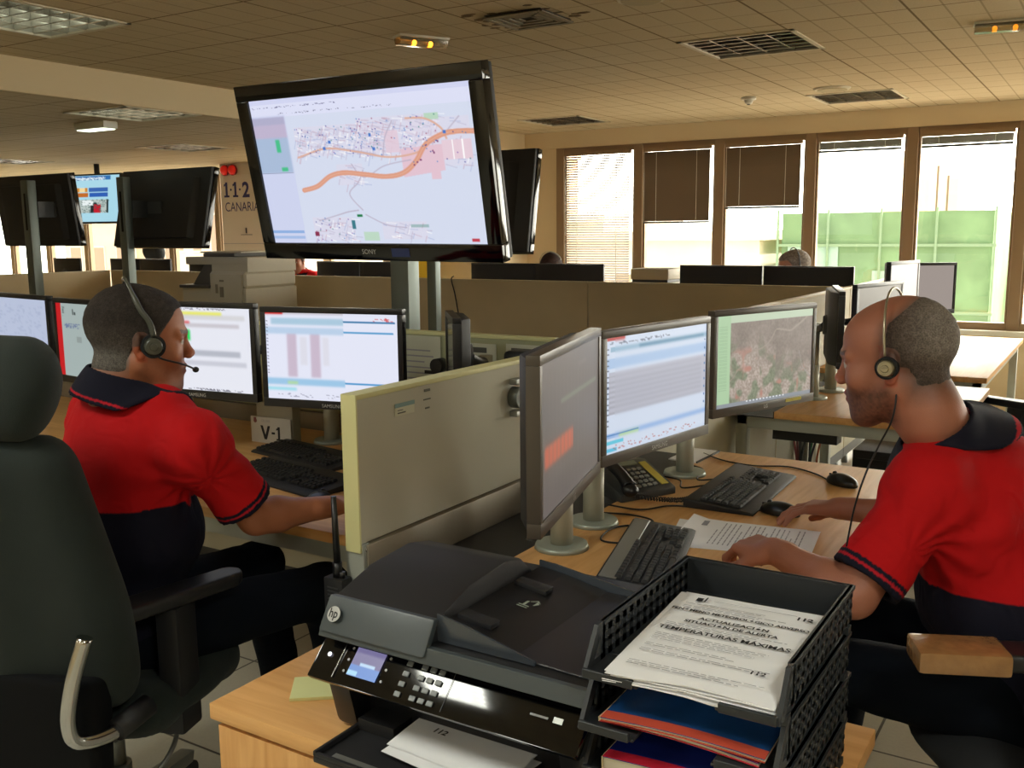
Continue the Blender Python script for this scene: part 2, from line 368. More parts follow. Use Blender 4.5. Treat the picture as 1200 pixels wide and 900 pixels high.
for (x, y), n in zip(FL, ['pale mirrored louvred light in the lower ceiling beside the step', 'faint louvred light in the lower ceiling above the dark screens', 'louvred light in the lower ceiling at the left picture edge', 'far louvred light in the lower ceiling above the small lit screen']): fixture(x, y, CZL, 2 if y < 5 else 0, n)
# air diffuser with soot marks
t = thing('air_diffuser', 'square metal ceiling air diffuser with soot stains around it', 'air vent', (-2.46, 4.12, CZ))
b = B()
for k, r in enumerate((.15, .115, .08, .045)):
    z0 = -.004-.006*(3-k)*.5
    for s in (-1, 1): b.box(s*r-.012, s*r+.012, -r, r, z0-.003, z0+.002).box(-r, r, s*r-.012, s*r+.012, z0-.003, z0+.002)
b.build('louvre_rings', mat('vent_metal', '77705f', .5, .5), t); B().box(-.15, .15, -.15, .15, -.003, 0).build('vent_plate', mat('vent_dark', '2c2822', .8), t)
b = B()
for k in range(26):
    a = random.uniform(0, 2*PI); r = random.uniform(.15, .33); b.ell((r*math.cos(a), r*math.sin(a)*.8, -.0008), (random.uniform(.015, .05), random.uniform(.01, .03), .0006), 8)
b.build('soot_stains', mat('soot', '6d5a3e', .95), t)
# emergency lights
def emergency(x, y, rz, label, glow):
    t = thing('emergency_light', label, 'emergency light', (x, y, CZ), rz, 'emergency lights')
    B().box(-.14, .14, -.05, .05, -.012, 0).build('base', M_white, t, bev=.004)
    b = B().prism([(-.045, -.012), (.045, -.012), (.034, -.05), (-.034, -.05)], -.135, .135, 'x')
    mm = mat('clear_diffuser', 'd9cfae', .15, spec=.6); mm.node_tree.nodes['Principled BSDF'].inputs['Transmission Weight'].default_value = .75
    b.build('diffuser', mm, t, bev=.006)
    for s in (-1, 1): B().ell((s*.045, 0, -.03), (.012, .012, .012)).build('lamp', mat('amber_lamp' if glow else 'amber_dim', 'ff9a20', .5, emit=14 if glow else 2), t)
emergency(-3.15, 4.2, R(62), 'emergency light with two glowing amber lamps on the ceiling', True)
emergency(-.57, 5.5, R(10), 'pale emergency light at the top right corner of the ceiling', False)
t = thing('smoke_detector', 'small white smoke detector on the ceiling between two dark louvred lights', 'smoke detector', (-2.5, 7.45, CZ))
B().cyl((0, 0, 0), (0, 0, -.02), .055).cyl((0, 0, -.02), (0, 0, -.05), .035, .025).build('detector_body', M_white, t); B().cyl((0, 0, -.05), (0, 0, -.056), .012).build('detector_tip', M_dkgrey, t)
for x, y, r, l in ((-1.85, 4.05, .11, 'round cream ceiling speaker cut by the top picture edge'), (-1.85, 7.33, .13, 'flat round cream ceiling speaker beside the far louvred light')):
    t = thing('ceiling_speaker', l, 'speaker', (x, y, CZ)); B().cyl((0, 0, 0), (0, 0, -.012), r, r*.93, 32).build('grille_plate', M_fxf, t); B().cyl((0, 0, -.012), (0, 0, -.016), r*.8, r*.8, 32).build('grille', mat('grille_cream', 'b5a98a', .8), t)
t = thing('ceiling_projector', 'pale wall wash lamp on the lower ceiling beside the louvred light', 'lamp', (-6.35, 4.55, CZL)); B().box(-.17, .17, -.06, .06, -.05, 0).build('lamp_housing', M_white, t, bev=.008); B().box(-.15, .15, -.05, .05, -.056, -.05).build('lamp_glass', M_tubedim, t)

# ---- blinds
M_slat = mat('blind_slat_brown', '6e5f4e', .45, .3)
def blind(i, z_low, mode, label):
    a, c = MU[i]+.07, MU[i+1]-.07; t = thing('venetian_blind', label, 'window blind', ((a+c)/2, YW-.055, 2.29), group='venetian blinds on the far windows'); w = (c-a)/2
    B().box(-w, w, -.02, .02, -.035, 0).build('head_rail', M_frame, t)
    b = B(); step = .024; z = -.05
    if mode == 'up':
        for k in range(16): b.box(-w+.01, w-.01, -.0125, .0125, -.04-.004*k-.0015, -.04-.004*k+.0005)
        zb = -.115
    else:
        ang = R(66) if mode == 'shut' else R(30)
        while z > z_low-2.29:
            b.box(-w+.01, w-.01, -.0135, .0135, -.0006, .0006, Matrix.Translation((0, 0, z)) @ Matrix.Rotation(ang, 4, 'X')); z -= step*(.85 if mode == 'shut' else 1)
        zb = z
    b.build('slats', M_slat, t)
    B().box(-w+.01, w-.01, -.014, .014, zb-.012, zb+.006).build('bottom_rail', M_dkgrey if mode != 'open' else M_frame, t)
    for s in (-.6, .6, -.97): B().cyl((s*w, -.016, -.03), (s*w, -.016, zb), .0022, n=6).build('cord', M_white, t)
blind(0, .78, 'open', 'full length open slatted blind on the leftmost far window')
blind(1, 1.60, 'shut', 'half lowered closed brown blind, the left one of the two')
blind(2, 1.71, 'shut', 'half lowered closed brown blind, the right one of the two')
blind(3, 2, 'up', 'blind pulled right up above the far window behind the grey haired person')
blind(4, 2, 'up', 'blind pulled right up above the rightmost wide far window')
for i, q in ((5, 'first'), (6, 'second'), (7, 'third'), (8, 'fourth')): blind(i, 2, 'up', 'raised blind on the %s window beyond the right picture edge' % q)

# ---- outside
GZ = -11
struct(B().box(-90, 60, 9.4, 120, GZ-.2, GZ).build('ground', mat('street', 'b8ada0', .9)))
def facade(name, label, x0, x1, y0, y1, z1, col, wcol, nx, nz, zb=GZ, ww=.45, wh=.5, group=None):
    t = thing(name, label, 'building', ((x0+x1)/2, (y0+y1)/2, zb)); cx, cy = (x0+x1)/2, (y0+y1)/2; H = z1-zb
    B().box(x0-cx, x1-cx, y0-cy, y1-cy, 0, H).box(x0-cx-.2, x1-cx+.2, y0-cy-.25, y1-cy, H, H+.3).build('walls', mat('facade_'+col, col, .9, var=.08, vscale=.8), t)
    if nx:
        px, pz = (x1-x0)/nx, 3.1
        for i in range(nx):
            for j in range(nz):
                xx = x0-cx+px*(i+.5); zz = H-1.9-pz*j
                f = B().box(xx-px*ww/2-.08, xx+px*ww/2+.08, y0-cy-.06, y0-cy+.05, zz-pz*wh/2-.08, zz+pz*wh/2+.08).build('window', M_white, t)
                B().box(xx-px*ww/2, xx+px*ww/2, y0-cy-.07, y0-cy-.05, zz-pz*wh/2, zz+pz*wh/2).build('pane', mat('pane_'+wcol, wcol, .3), f)
    return t
M_net = None
g = thing('scaffolded_building', 'building wrapped in green construction netting outside the right windows', 'building', (-6, 33, GZ))
B().box(-2.9, 2.95, -3, 3, 0, 13.0).build('netting', mat('green_netting', '74916a', .95, var=.18, vscale=1.2, bump=.4, bscale=30), g)
b = B()
for k in range(7): b.box(-3, 3.05, -3.12, -3.05, 1.9*k+.6, 1.9*k+.68)
for k in range(5): b.box(-3+1.5*k-.03, -3+1.5*k+.03, -3.14, -3.08, 0, 13.1)
b.build('scaffold_poles', mat('scaffold', '7f9878', .6), g)
B().box(-.2, 1.9, -3.06, -3.01, 9.6, 11.3).box(-2.7, -1.2, -3.06, -3.01, 9.8, 12.0).build('netting_patch', mat('pale_netting', '9cb8a8', .9), g)
b = B().box(1.0, 1.06, -.3, -.24, 13, 14.4).box(1.3, 1.36, -.3, -.24, 13, 14.1); b.build('roof_poles', mat('roof_pole', '8a7060', .8), g)
facade('pale_building', 'sunlit cream building with arched looking windows outside the middle windows', -17.5, -9.6, 30, 38, 1.2, 'e6d8c2', 'b39c80', 6, 3)
facade('pale_building', 'sunlit white building low on the left outside the second window', -24, -18, 36, 44, 1.9, 'f0e9da', 'a89c8c', 4, 3)
facade('apartment_building', 'brownish apartment tower seen through the open slatted blind', -27.5, -24.5, 38, 46, 5.2, 'c4a58c', '8f7866', 2, 4)
facade('terracotta_building', 'reddish brown building beyond the netting at the right', -2.6, 5, 36, 44, 1.0, 'b98a6c', '7c5a48', 5, 3)
facade('hillside_building', 'faint rooftop building with a brown corner above the netting', -10.5, -6.6, 52, 60, 5.0, 'e4ddd2', 'cfc0b0', 3, 3)
for i, (x0, x1, y, z1, c, l) in enumerate(((-46, -38, 34, 6, 'cdb095', 'brick coloured building outside the far left windows'), (-37, -31, 30, 3.5, 'ead9c4', 'pale building seen under the small lit screen'), (-60, -48, 40, 5, 'dcc8b0', 'tan building at the far left beyond the windows'))):
    facade('apartment_building', l, x0, x1, y, y+8, z1, c, 'a98f7a', 5, 4)
b = B()
t = thing('street_tree', 'small pale green tree in front of the white building outside', 'tree', (-21.5, 33, GZ))
B().cyl((0, 0, 0), (0, 0, 9), .15, .08).build('trunk', mat('bark', '6b5a48', .9), t)
for k in range(40): b.ell((random.gauss(0, .8), random.gauss(0, .6), 10.3+random.gauss(0, .7)), random.uniform(.3, .6), 8)
b.build('crown', mat('leaf_green', '8c9c5c', .9, bump=1, bscale=10), t)
# ================================================================ partitions and desks
M_band = mat('raceway_taupe', '8d8474', .45, .3)
def partition(name, label, x, y, L, along, zt, m, zb=.06, th=.04, near=False, group=None):
    """panel whose length runs along local x; along='y' turns it"""
    t = thing(name, label, 'partition', (x, y, 0), PI/2 if along == 'y' else 0, group)
    h = th/2
    B().box(.0, L, -h, h, .80 if near else .12, zt-.012).build('panel', m, t, bev=.003)
    B().box(-.004, L+.004, -h-.003, h+.003, zt-.012, zt).box(-.006, .0, -h-.002, h+.002, .78 if near else .12, zt).build('edge_trim', M_edge if near else mat('partition_cap', 'c9bb98', .5), t, bev=.002)
    if near:
        B().box(.01, L, -h-.012, h+.012, .705, .797).build('cable_raceway', M_band, t, bev=.003)
        b = B().prism([(-.0, .70), (-.0, .80), (.0+.02, .80), (.075, .70)], -h-.006, h+.006, 'y'); b.build('end_bracket', M_grey, t)
        for s in (-1, 1):
            for q in (.715, .785): B().cyl((.012, s*(h+.006), q), (.012, s*(h+.0085), q), .005, n=10).build('screw', M_chrome, t)
        B().box(.0, L, -h, h, .12, .70).build('lower_panel', M_part, t)
    B().box(.0, L, -h, h, zb, .12).build('skirt', M_dkgrey, t)
    for q in (.12, L-.12): B().cyl((q, 0, 0), (q, 0, zb+.01), .02).build('foot', M_alu, t)
    return t
P1 = partition('partition_panel', 'cream office partition with small stickers at the centre, between the two operators', -1.445, 1.63, 1.62, 'y', 1.146, M_part, near=True)
partition('partition_panel', 'pale partition just beyond the aerial photo monitor', -1.445, 3.26, 1.55, 'y', 1.146, M_part, group='partitions of the right desk row')
partition('partition_panel', 'pale partition behind the second bay desk on the right', -1.445, 4.82, 1.46, 'y', 1.146, M_part, group='partitions of the right desk row')
partition('partition_panel', 'pale partition running to the right windows, the farthest of the right row', -1.445, 6.29, 1.7, 'y', 1.146, M_part, group='partitions of the right desk row')
# small stickers on the near partition (faces +x, local -y side)
t = P1
b = B().box(.13, .205, -.0235, -.0228, 1.075, 1.105); b.build('sticker', mat('sticker_cream', 'c9c9ae', .6), t)
b = B().box(.13, .205, -.0245, -.0236, 1.095, 1.105); b.build('sticker', mat('sticker_teal', '7f9a96', .6), t)
b = B().box(.14, .17, -.0245, -.0236, 1.08, 1.083).box(.14, .16, -.0245, -.0236, 1.087, 1.089).box(.245, .268, -.0245, -.0228, 1.118, 1.124).box(.242, .27, -.0245, -.0228, 1.097, 1.1).box(.248, .265, -.0245, -.0228, 1.075, 1.079)
b.build('printed_marks', mat('grey_print', '66665c', .7), t)
P2 = partition('partition_panel', 'green tinged cross partition with pinned papers behind the large screen post', -4.6, 2.86, 3.13, 'x', 1.146, mat('partition_green_cream', 'a4a684', .75, bump=.3, bscale=500), near=True)
for k, (x, z, w, h, l) in enumerate(((-2.17, .99, .2, .28, 'printed notice pinned left on the cross partition'), (-1.93, .98, .2, .27, 'printed notice with dark heading on the cross partition'), (-1.68, .985, .22, .27, 'printed notice at the right end of the cross partition'))):
    n = thing('paper_notice', l, 'paper', (x, 2.835, z), group='notices on the cross partition')
    B().box(-w/2, w/2, -.0015, 0, -h/2, h/2).build('sheet', mat('notice_paper', 'c9cbb8', .7), n)
    b = B()
    if k: b.box(-w*.4, w*.3, -.0025, -.0015, h*.38, h*.45)
    for q in range(9):
        b.box(-w*.4, w*random.uniform(.1, .4), -.0025, -.0015, h*(.3-q*.075), h*(.3-q*.075)+.005)
    b.box(-w*.4, w*.4, -.0025, -.0015, -h*.42, -h*.36); b.build('print', M_inkg if k == 0 else mat('dark_print', '54544c', .7), n)
XB = [-6.65, -4.95, -3.25, -1.47]
for i in range(3): partition('partition_panel', ['tall beige partition beside the copier', 'tall beige partition behind the large screen posts', 'tall beige partition panel right of the seam, behind the right monitors'][i], XB[i], 6.29, XB[i+1]-XB[i]-.012, 'x', 1.146, M_partb, group='beige partitions across the room')
partition('partition_panel', 'beige partition at the far left meeting the corner', -9.1, 4.6, 1.95, 'y', 1.146, M_partb, group='beige partitions at the left')
partition('partition_panel', 'beige partition between the left corner and the copier', -9.06, 6.58, 2.35, 'x', 1.146, M_partb, group='beige partitions at the left')
def desk(name, label, x0, x1, y0, y1, legs=True, slot=None, frame=False, cat='desk'):
    t = thing(name, label, cat, ((x0+x1)/2, (y0+y1)/2, 0)); a, c = (x1-x0)/2, (y1-y0)/2
    b = B().box(-a if not slot else -a+slot, a, -c, c, .70, .73)
    b.build('desktop', M_wood if x1-x0 > y1-y0 else mat_woodrun, t, bev=.003)
    if slot:
        B().box(-a, -a+slot, -c, c, .70, .704).box(-a+slot-.004, -a+slot, -c, c, .704, .73).build('cable_tray', M_blackm, t)
    if legs:
        for sx in (-1, 1):
            for sy in (-1, 1):
                X, Y = sx*(a-.05), sy*(c-.05)
                B().box(X-.025, X+.025, Y-.025, Y+.025, 0, .66).build('leg', M_grey, t, bev=.003)
        b = B()
        for s in (-1, 1): b.box(-a+.03, a-.03, s*(c-.05)-.02, s*(c-.05)+.02, .645, .70).box(s*(a-.05)-.02, s*(a-.05)+.02, -c+.03, c-.03, .645, .70)
        b.build('frame', M_grey, t)
    return t
mat_woodrun = wood_mat('beech_laminate_y', 'dcab6e', 'c99355', .42, 'y')
desk('office_desk', 'wooden desk with three monitors in front of the right operator', -1.42, -.52, 1.51, 3.24, slot=.23)
desk('office_desk', 'wooden desk in front of the left operator behind the cream partition', -4.6, -1.47, 1.83, 2.82)
desk('office_desk', 'wooden desk on a grey steel frame in the bay beyond the right operator', -1.42, -.5, 4.08, 5.2, slot=.2)
desk('office_desk', 'sunlit desk nearest the windows on the right', -1.42, -.55, 5.55, 7.7)
desk('office_desk', 'desk hidden behind the cross partition under the rear screens', -4.6, -1.5, 3.05, 3.85)
desk('office_desk', 'desk behind the beige partition in front of the window wall', -6.4, -1.6, 6.36, 7.1)
desk('office_desk', 'desk behind the left beige partition', -10.6, -7.0, 6.65, 7.4)
# low storage cabinet in the foreground
t = thing('storage_cabinet', 'low beech cabinet in the foreground carrying the printer and paper trays', 'cabinet', (-.755, 1.261, 0))
B().box(-.483, .483, -.239, .239, .702, .73).build('cabinet_top', M_wood, t, bev=.0025)
B().box(-.473, .466, -.215, .235, .06, .70).build('carcass', mat('melamine_white', 'cfccc0', .5), t)
for s in (-1, 1): B().box(s*.236-.232, s*.236+.232, -.235, -.216, .07, .694).build('door', M_woody, t, bev=.002)
B().box(-.46, .46, -.19, .22, 0, .06).build('plinth', M_dkgrey, t)
for s in (-1, 1):
    d = [c for c in t.children if c.name.startswith('door')][0 if s < 0 else 1]
    B().cyl((s*.05, -.25, .50), (s*.05, -.25, .60), .005, n=10).cyl((s*.05, -.25, .505), (s*.05, -.235, .505), .004, n=8).cyl((s*.05, -.25, .595), (s*.05, -.235, .595), .004, n=8).build('handle', M_chrome, d, smooth=True)

# ================================================================ screens
M_scr = screen_mat()
def canvas(nx, ny, c): return np.tile(np.array(hexc(c)), (ny, nx, 1))
def rct(im, x0, y0, x1, y1, c, a=1.0):
    ny, nx = im.shape[:2]; s = np.s_[int(y0*ny):max(int(y1*ny), int(y0*ny)+1), int(x0*nx):max(int(x1*nx), int(x0*nx)+1)]
    im[s] = im[s]*(1-a)+np.array(hexc(c))*a
def blur(im, k):
    for _ in range(k):
        p = np.pad(im, ((1, 1), (1, 1), (0, 0)), 'edge'); im = (p[1:-1, 1:-1]*2+p[:-2, 1:-1]+p[2:, 1:-1]+p[1:-1, :-2]+p[1:-1, 2:])/6
    return im
def dots(im, x0, y0, x1, y1, c, n, a=.6, wmax=3):
    ny, nx = im.shape[:2]
    for _ in range(n):
        x = int(rng.uniform(x0, x1)*nx); y = int(rng.uniform(y0, y1)*ny); w = int(rng.integers(1, wmax+1)); im[y:y+1, x:x+w] = im[y:y+1, x:x+w]*(1-a)+np.array(hexc(c))*a
def ui_table():          # the blurred incident list
    im = canvas(150, 94, 'e3e6f6'); rct(im, 0, 0, .14, .03, 'c8302e'); rct(im, .14, 0, .6, .03, 'c5c2cc')
    rct(im, .05, .07, .6, .14, 'a9c8dd'); rct(im, .6, .09, .98, .115, '3f7fae'); rct(im, .0, .18, .6, .25, 'b9cfe8'); rct(im, .6, .205, .97, .225, '5aa0d0')
    for x in (.17, .35): rct(im, x, .25, x+.07, .74, 'c9b9cc')
    for x in (.27, .44): rct(im, x, .28, x+.05, .6, 'dcdce8')
    rct(im, .0, .76, .6, .83, '9cc6e6'); rct(im, .6, .78, .97, .80, '4f9ad0'); rct(im, .16, .79, .24, .82, 'b0d8a0'); rct(im, 0, .87, .23, .9, '9adbea')
    im[:, :90] = blur(im[:, :90], 3)
    for y in np.linspace(.1, .7, 16): rct(im, .01, y, .025, y+.006, '7a7a98')
    rct(im, .0, .0, .14, .03, 'c8302e'); dots(im, .82, .05, .95, .08, 'd04040', 14); dots(im, .05, .93, .95, .97, '8a8aa0', 40); return im
def ui_form():
    im = canvas(140, 88, 'e6e8f2'); rct(im, .0, .0, .3, .04, 'd0d2dc'); rct(im, .38, .06, .75, .13, 'e8e860'); rct(im, .0, .18, .46, .24, 'e04848'); rct(im, .0, .28, .46, .40, '22cc55')
    rct(im, .35, .2, .9, .24, 'c8c4cc'); rct(im, .35, .52, .9, .58, 'b4b8c4'); rct(im, .1, .64, .95, .70, 'c8cad6'); rct(im, .3, .1, .95, .15, 'd4d4d8'); im = blur(im, 3)
    for y in (.29, .32, .35): rct(im, 0, y, .36, y+.005, '108838')
    rct(im, .0, .18, .34, .235, 'd03a40'); dots(im, .4, .97, .9, .99, '505060', 60); dots(im, .35, .01, .8, .03, '777788', 40); return im
def ui_grey():           # page seen left of the left operator's head
    im = canvas(120, 76, 'a2b0ae'); rct(im, 0, 0, .09, 1, 'c01c22'); rct(im, .3, .45, .38, .53, '8d9896'); dots(im, .12, .28, .35, .34, '5c6a94', 60); rct(im, .26, .08, .275, .16, '404848'); rct(im, .29, .12, .31, .16, '404848'); dots(im, .1, .05, .12, .18, '606868', 20)
    return im
def ui_page(): 
    im = canvas(60, 40, 'b6c0d8'); dots(im, .05, .1, .9, .9, 'a4b0cc', 200); return im
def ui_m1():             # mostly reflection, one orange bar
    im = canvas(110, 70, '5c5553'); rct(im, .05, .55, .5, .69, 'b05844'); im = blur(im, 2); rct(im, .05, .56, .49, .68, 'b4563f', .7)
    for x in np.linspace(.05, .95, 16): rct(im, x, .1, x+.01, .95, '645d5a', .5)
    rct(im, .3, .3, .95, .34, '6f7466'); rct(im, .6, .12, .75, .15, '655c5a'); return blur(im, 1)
def ui_m2():
    im = canvas(150, 94, 'c9d4e6'); rct(im, 0, 0, .17, .035, 'b04044'); rct(im, .04, .09, 1, .13, '8fb0c8'); rct(im, .3, .10, .97, .118, '4f7f9f'); rct(im, 0, .19, 1, .27, 'a4bede')
    rct(im, .03, .3, 1, .66, 'b0b2c0')
    for y in np.linspace(.33, .64, 8): rct(im, .03, y, .95, y+.02, 'a2a4b2')
    rct(im, 0, .82, 1, .87, '90b0dc'); rct(im, .12, .84, .3, .87, 'a8cc98'); im[:, 12:] = blur(im[:, 12:], 3)
    rct(im, 0, 0, .17, .03, 'b03a3e'); dots(im, .03, .05, .6, .065, '606a80', 60); rct(im, 0, .89, .16, .92, '5ec0d8'); rct(im, 0, .955, .1, .98, '58b8d8'); rct(im, 0, .84, .3, .85, '3c78b4')
    for y in np.linspace(.1, .75, 15): rct(im, .0, y, .03, y+.012, '46506c')
    for y in np.linspace(.15, .75, 9): rct(im, .975, y, .99, y+.02, '5a80b0')
    dots(im, .05, .93, .9, .97, 'a85050', 50); return im
def ui_satellite():
    ny, nx = 130, 200; im = canvas(nx, ny, '8c8078'); yy, xx = np.mgrid[0:ny, 0:nx]
    def nz(sc, s=0):
        g = np.random.default_rng(sc+s).random((ny//sc+3, nx//sc+3)); fy, fx = yy/sc, xx/sc; iy, ix = fy.astype(int), fx.astype(int); ty, tx = fy-iy, fx-ix
        return (g[iy, ix]*(1-ty)*(1-tx)+g[iy+1, ix]*ty*(1-tx)+g[iy, ix+1]*(1-ty)*tx+g[iy+1, ix+1]*ty*tx)
    n = nz(24)*.5+nz(9)*.3+nz(3)*.2; fine = nz(2, 5)-.5; low = np.clip((yy/ny-.45+.35*(1-xx/nx)*(xx/nx < .6))*3+n-.5, 0, 1)[..., None]
    im = im*(.85+.25*n[..., None])+fine[..., None]*.06*(1-low)
    veg = np.clip((nz(11, 3)-.45)*5, 0, 1)[..., None]; town = np.array(hexc('a89a90'))+fine[..., None]*.22; town = town*(1-veg*.8)+np.array(hexc('6e7a62'))*veg*.8+fine[..., None]*.10*veg
    im = im*(1-low)+town*low
    red = np.clip((nz(13, 9)-.68)*8, 0, 1)[..., None]*low; im = im*(1-red)+np.array(hexc('b08074'))*red
    d = np.abs((xx*.5+yy*.87)-nz(30, 4)*30-75) < 1.1; im[d] = hexc('9c9085'); im = blur(im, 1)
    d = np.abs((xx*.8-yy*.6)-90-nz(20, 6)*20) < .9; im[d & (yy > 60)] = hexc('9a948e')
    rct(im, 0, 0, 1, .09, 'b9c9b0'); rct(im, 0, .0, .13, .96, 'a9c8a2'); rct(im, 0, .96, 1, 1, '8a9098')
    for k in range(12): rct(im, .3+k*.035, .955, .315+k*.035, .975, 'dfe3ea')
    for y in np.linspace(.12, .8, 36): rct(im, .02, y, .10, y+.004, '93b48f', .8)
    return im
def ui_map():
    ny, nx = 300, 480; im = canvas(nx, ny, 'd4dbee'); yy, xx = np.mgrid[0:ny, 0:nx]; u, v = xx/nx, yy/ny
    def path(pts, w, c, a=1.0):
        P = [Vector((p[0], p[1], 0)) for p in pts]; Q = []
        for i in range(len(P)-1):
            A, Bq, Cq, D = P[max(i-1, 0)], P[i], P[i+1], P[min(i+2, len(P)-1)]
            for k in range(40):
                t = k/40; Q.append(.5*((2*Bq)+(Cq-A)*t+(2*A-5*Bq+4*Cq-D)*t*t+(3*Bq-3*Cq+D-A)*t**3))
        col = np.array(hexc(c))
        for q in Q:
            cx, cy, r = q.x*nx, q.y*ny, w; x0, x1, y0, y1 = int(max(cx-r-1, 0)), int(min(cx+r+2, nx)), int(max(cy-r-1, 0)), int(min(cy+r+2, ny))
            if x1 <= x0 or y1 <= y0: continue
            s = np.s_[y0:y1, x0:x1]; m = np.clip(r+.5-np.hypot(xx[s]-cx, yy[s]-cy), 0, 1)[..., None]*a; im[s] = im[s]*(1-m)+col*m
    rr = np.random.default_rng(3)
    # streets of the built up areas
    areas = [(.2, .20, .62, .40, 230), (.5, .17, .85, .42, 190), (.22, .82, .42, .98, 60), (.38, .46, .5, .6, 25), (.72, .2, .98, .5, 45), (.55, .85, .75, .97, 26)]
    for (x0, y0, x1, y1, n) in areas:
        rct(im, x0, y0, x1, y1, 'dfd6e6', .45)
        for _ in range(n):
            x, y = rr.uniform(x0, x1), rr.uniform(y0, y1); a = rr.choice([.35, .35+PI/2, .1]); l = rr.uniform(.015, .05)
            path([(x, y), (x+l*math.cos(a), y+l*math.sin(a)*1.5)], .45, rr.choice(['b9b4cc', 'c4a9bc', 'a9b4d8', 'ffffff']), .8)
    poly = (u > .68) & (u < .86) & (v > .36+.1*(.86-u)) & (v < .56-.2*(u-.68)); im[poly] = hexc('e2c2d0'); rct(im, .86, .34, .98, .46, 'e4ccd8'); rct(im, .62, .26, .68, .4, 'e2c8d6', .8); rct(im, .80, .52, .84, .58, 'e2c2d0')
    rct(im, .80, .17, .86, .21, 'b8d6c0'); rct(im, .46, .92, .53, .98, 'bcd8c4')
    for x in (.9, .94): rct(im, x, .34, x+.006, .46, 'ffffff')
    for p in ([(.22, .40), (.3, .36), (.36, .345), (.5, .38), (.6, .42)], [(.25, .84), (.35, .80), (.4, .78), (.45, .77)], [(.47, .77), (.42, .66), (.47, .58), (.5, .5)], [(.45, .46), (.5, .55), (.6, .48), (.72, .45)], [(.48, .8), (.57, .87), (.66, .89)], [(.66, .2), (.62, .3), (.6, .42)], [(.94, .2), (.86, .32)]): path(p, 1.0, 'b9b0c4')
    path([(.2, .40), (.34, .35), (.48, .38), (.62, .425), (.74, .41), (.8, .36)], 1.7, 'dcae9c'); path([(.72, .19), (.80, .2), (.86, .26), (.88, .33)], 1.7, 'dcae9c')
    path([(.2, .625), (.27, .60), (.34, .535), (.41, .515), (.5, .53), (.6, .55), (.68, .53), (.74, .46), (.79, .36), (.86, .305), (.92, .29), (1.0, .295)], 4.6, 'dc9c84')
    path([(.2, .625), (.27, .60), (.34, .535), (.41, .515), (.5, .53), (.6, .55), (.68, .53), (.74, .46), (.79, .36), (.86, .305), (.92, .29), (1.0, .295)], .5, 'e8baa6')
    for c, n in (('30308c', 46), ('3c78c0', 60), ('7040a0', 18), ('207070', 22), ('903050', 16)):
        for _ in range(n):
            x0, y0, x1, y1, _n = areas[rr.choice([0, 0, 0, 1, 1, 2, 4])]; x, y = int(rr.uniform(x0, x1)*nx), int(rr.uniform(y0, y1)*ny); im[y:y+2, x:x+2] = hexc(c)
    for x, y in ((.33, .34), (.55, .27), (.56, .36), (.36, .3), (.87, .28)): rct(im, x, y, x+.012, y+.022, '4a78c8')
    for x, y in ((.73, .48), (.745, .465), (.76, .45), (.82, .41), (.84, .34)): rct(im, x, y, x+.007, y+.011, '7a3a6c')
    rct(im, .44, .80, .465, .82, '1c7a48'); rct(im, .41, .84, .425, .90, '3a7a88'); rct(im, .22, .92, .24, .95, '883050'); rct(im, .935, .965, .965, .985, 'c04050')
    rct(im, .68, .87, .76, .89, '4a8a78', .4)
    # toolbars and the side panel
    rct(im, 0, 0, 1, .035, 'd0d4f0'); rct(im, 0, .035, 1, .12, 'dcdff5'); dots(im, .01, .05, .42, .06, '50507c', 70, .8, 4); dots(im, .14, .095, .68, .105, '484868', 60, .8, 3); rct(im, .0, .11, .17, 1, 'cdd3ee')
    rct(im, .0, .12, .165, .19, 'b0aecb'); rct(im, 0, .17, .165, .26, 'bfb4cf'); rct(im, 0, .26, .165, .5, 'a9bcd8'); s = np.s_[30:160, 0:84]; im[s] = blur(im[s], 5)
    rct(im, .1, .275, .122, .36, '3cbf80', .9); rct(im, .11, .465, .14, .49, '3cbf80', .9); s = np.s_[70:160, 30:84]; im[s] = blur(im[s], 3); im[36:] = blur(im[36:], 1)
    rct(im, 0, .5, .165, .503, '7a80a0'); rct(im, 0, .91, .165, .93, '8fb0e0'); rct(im, 0, .95, .165, .97, 'a4bce4')
    return im
def ui_portal():
    im = canvas(90, 56, 'a9d8e8'); rct(im, .05, .02, .85, .12, '2f6fae'); dots(im, .15, .05, .75, .1, 'e8f0f4', 160); rct(im, .2, .28, .45, .36, 'd08a30'); rct(im, .3, .28, .4, .36, 'f0d8a0'); rct(im, .47, .28, .8, .36, '3a66b0'); rct(im, .2, .39, .46, .47, 'c06a28'); rct(im, .48, .39, .8, .47, '2f5fb4')
    rct(im, .3, .52, .82, .82, 'b8c4c0'); rct(im, .5, .6, .62, .82, '20282c'); rct(im, .56, .64, .68, .82, 'c02030'); rct(im, .35, .55, .55, .65, 'e8f0f0'); rct(im, .78, .52, .82, .82, '202828'); dots(im, .3, .52, .8, .8, '40605c', 100); return im
M_off = mat('switched_off_screen', '101216', .12, spec=.5)
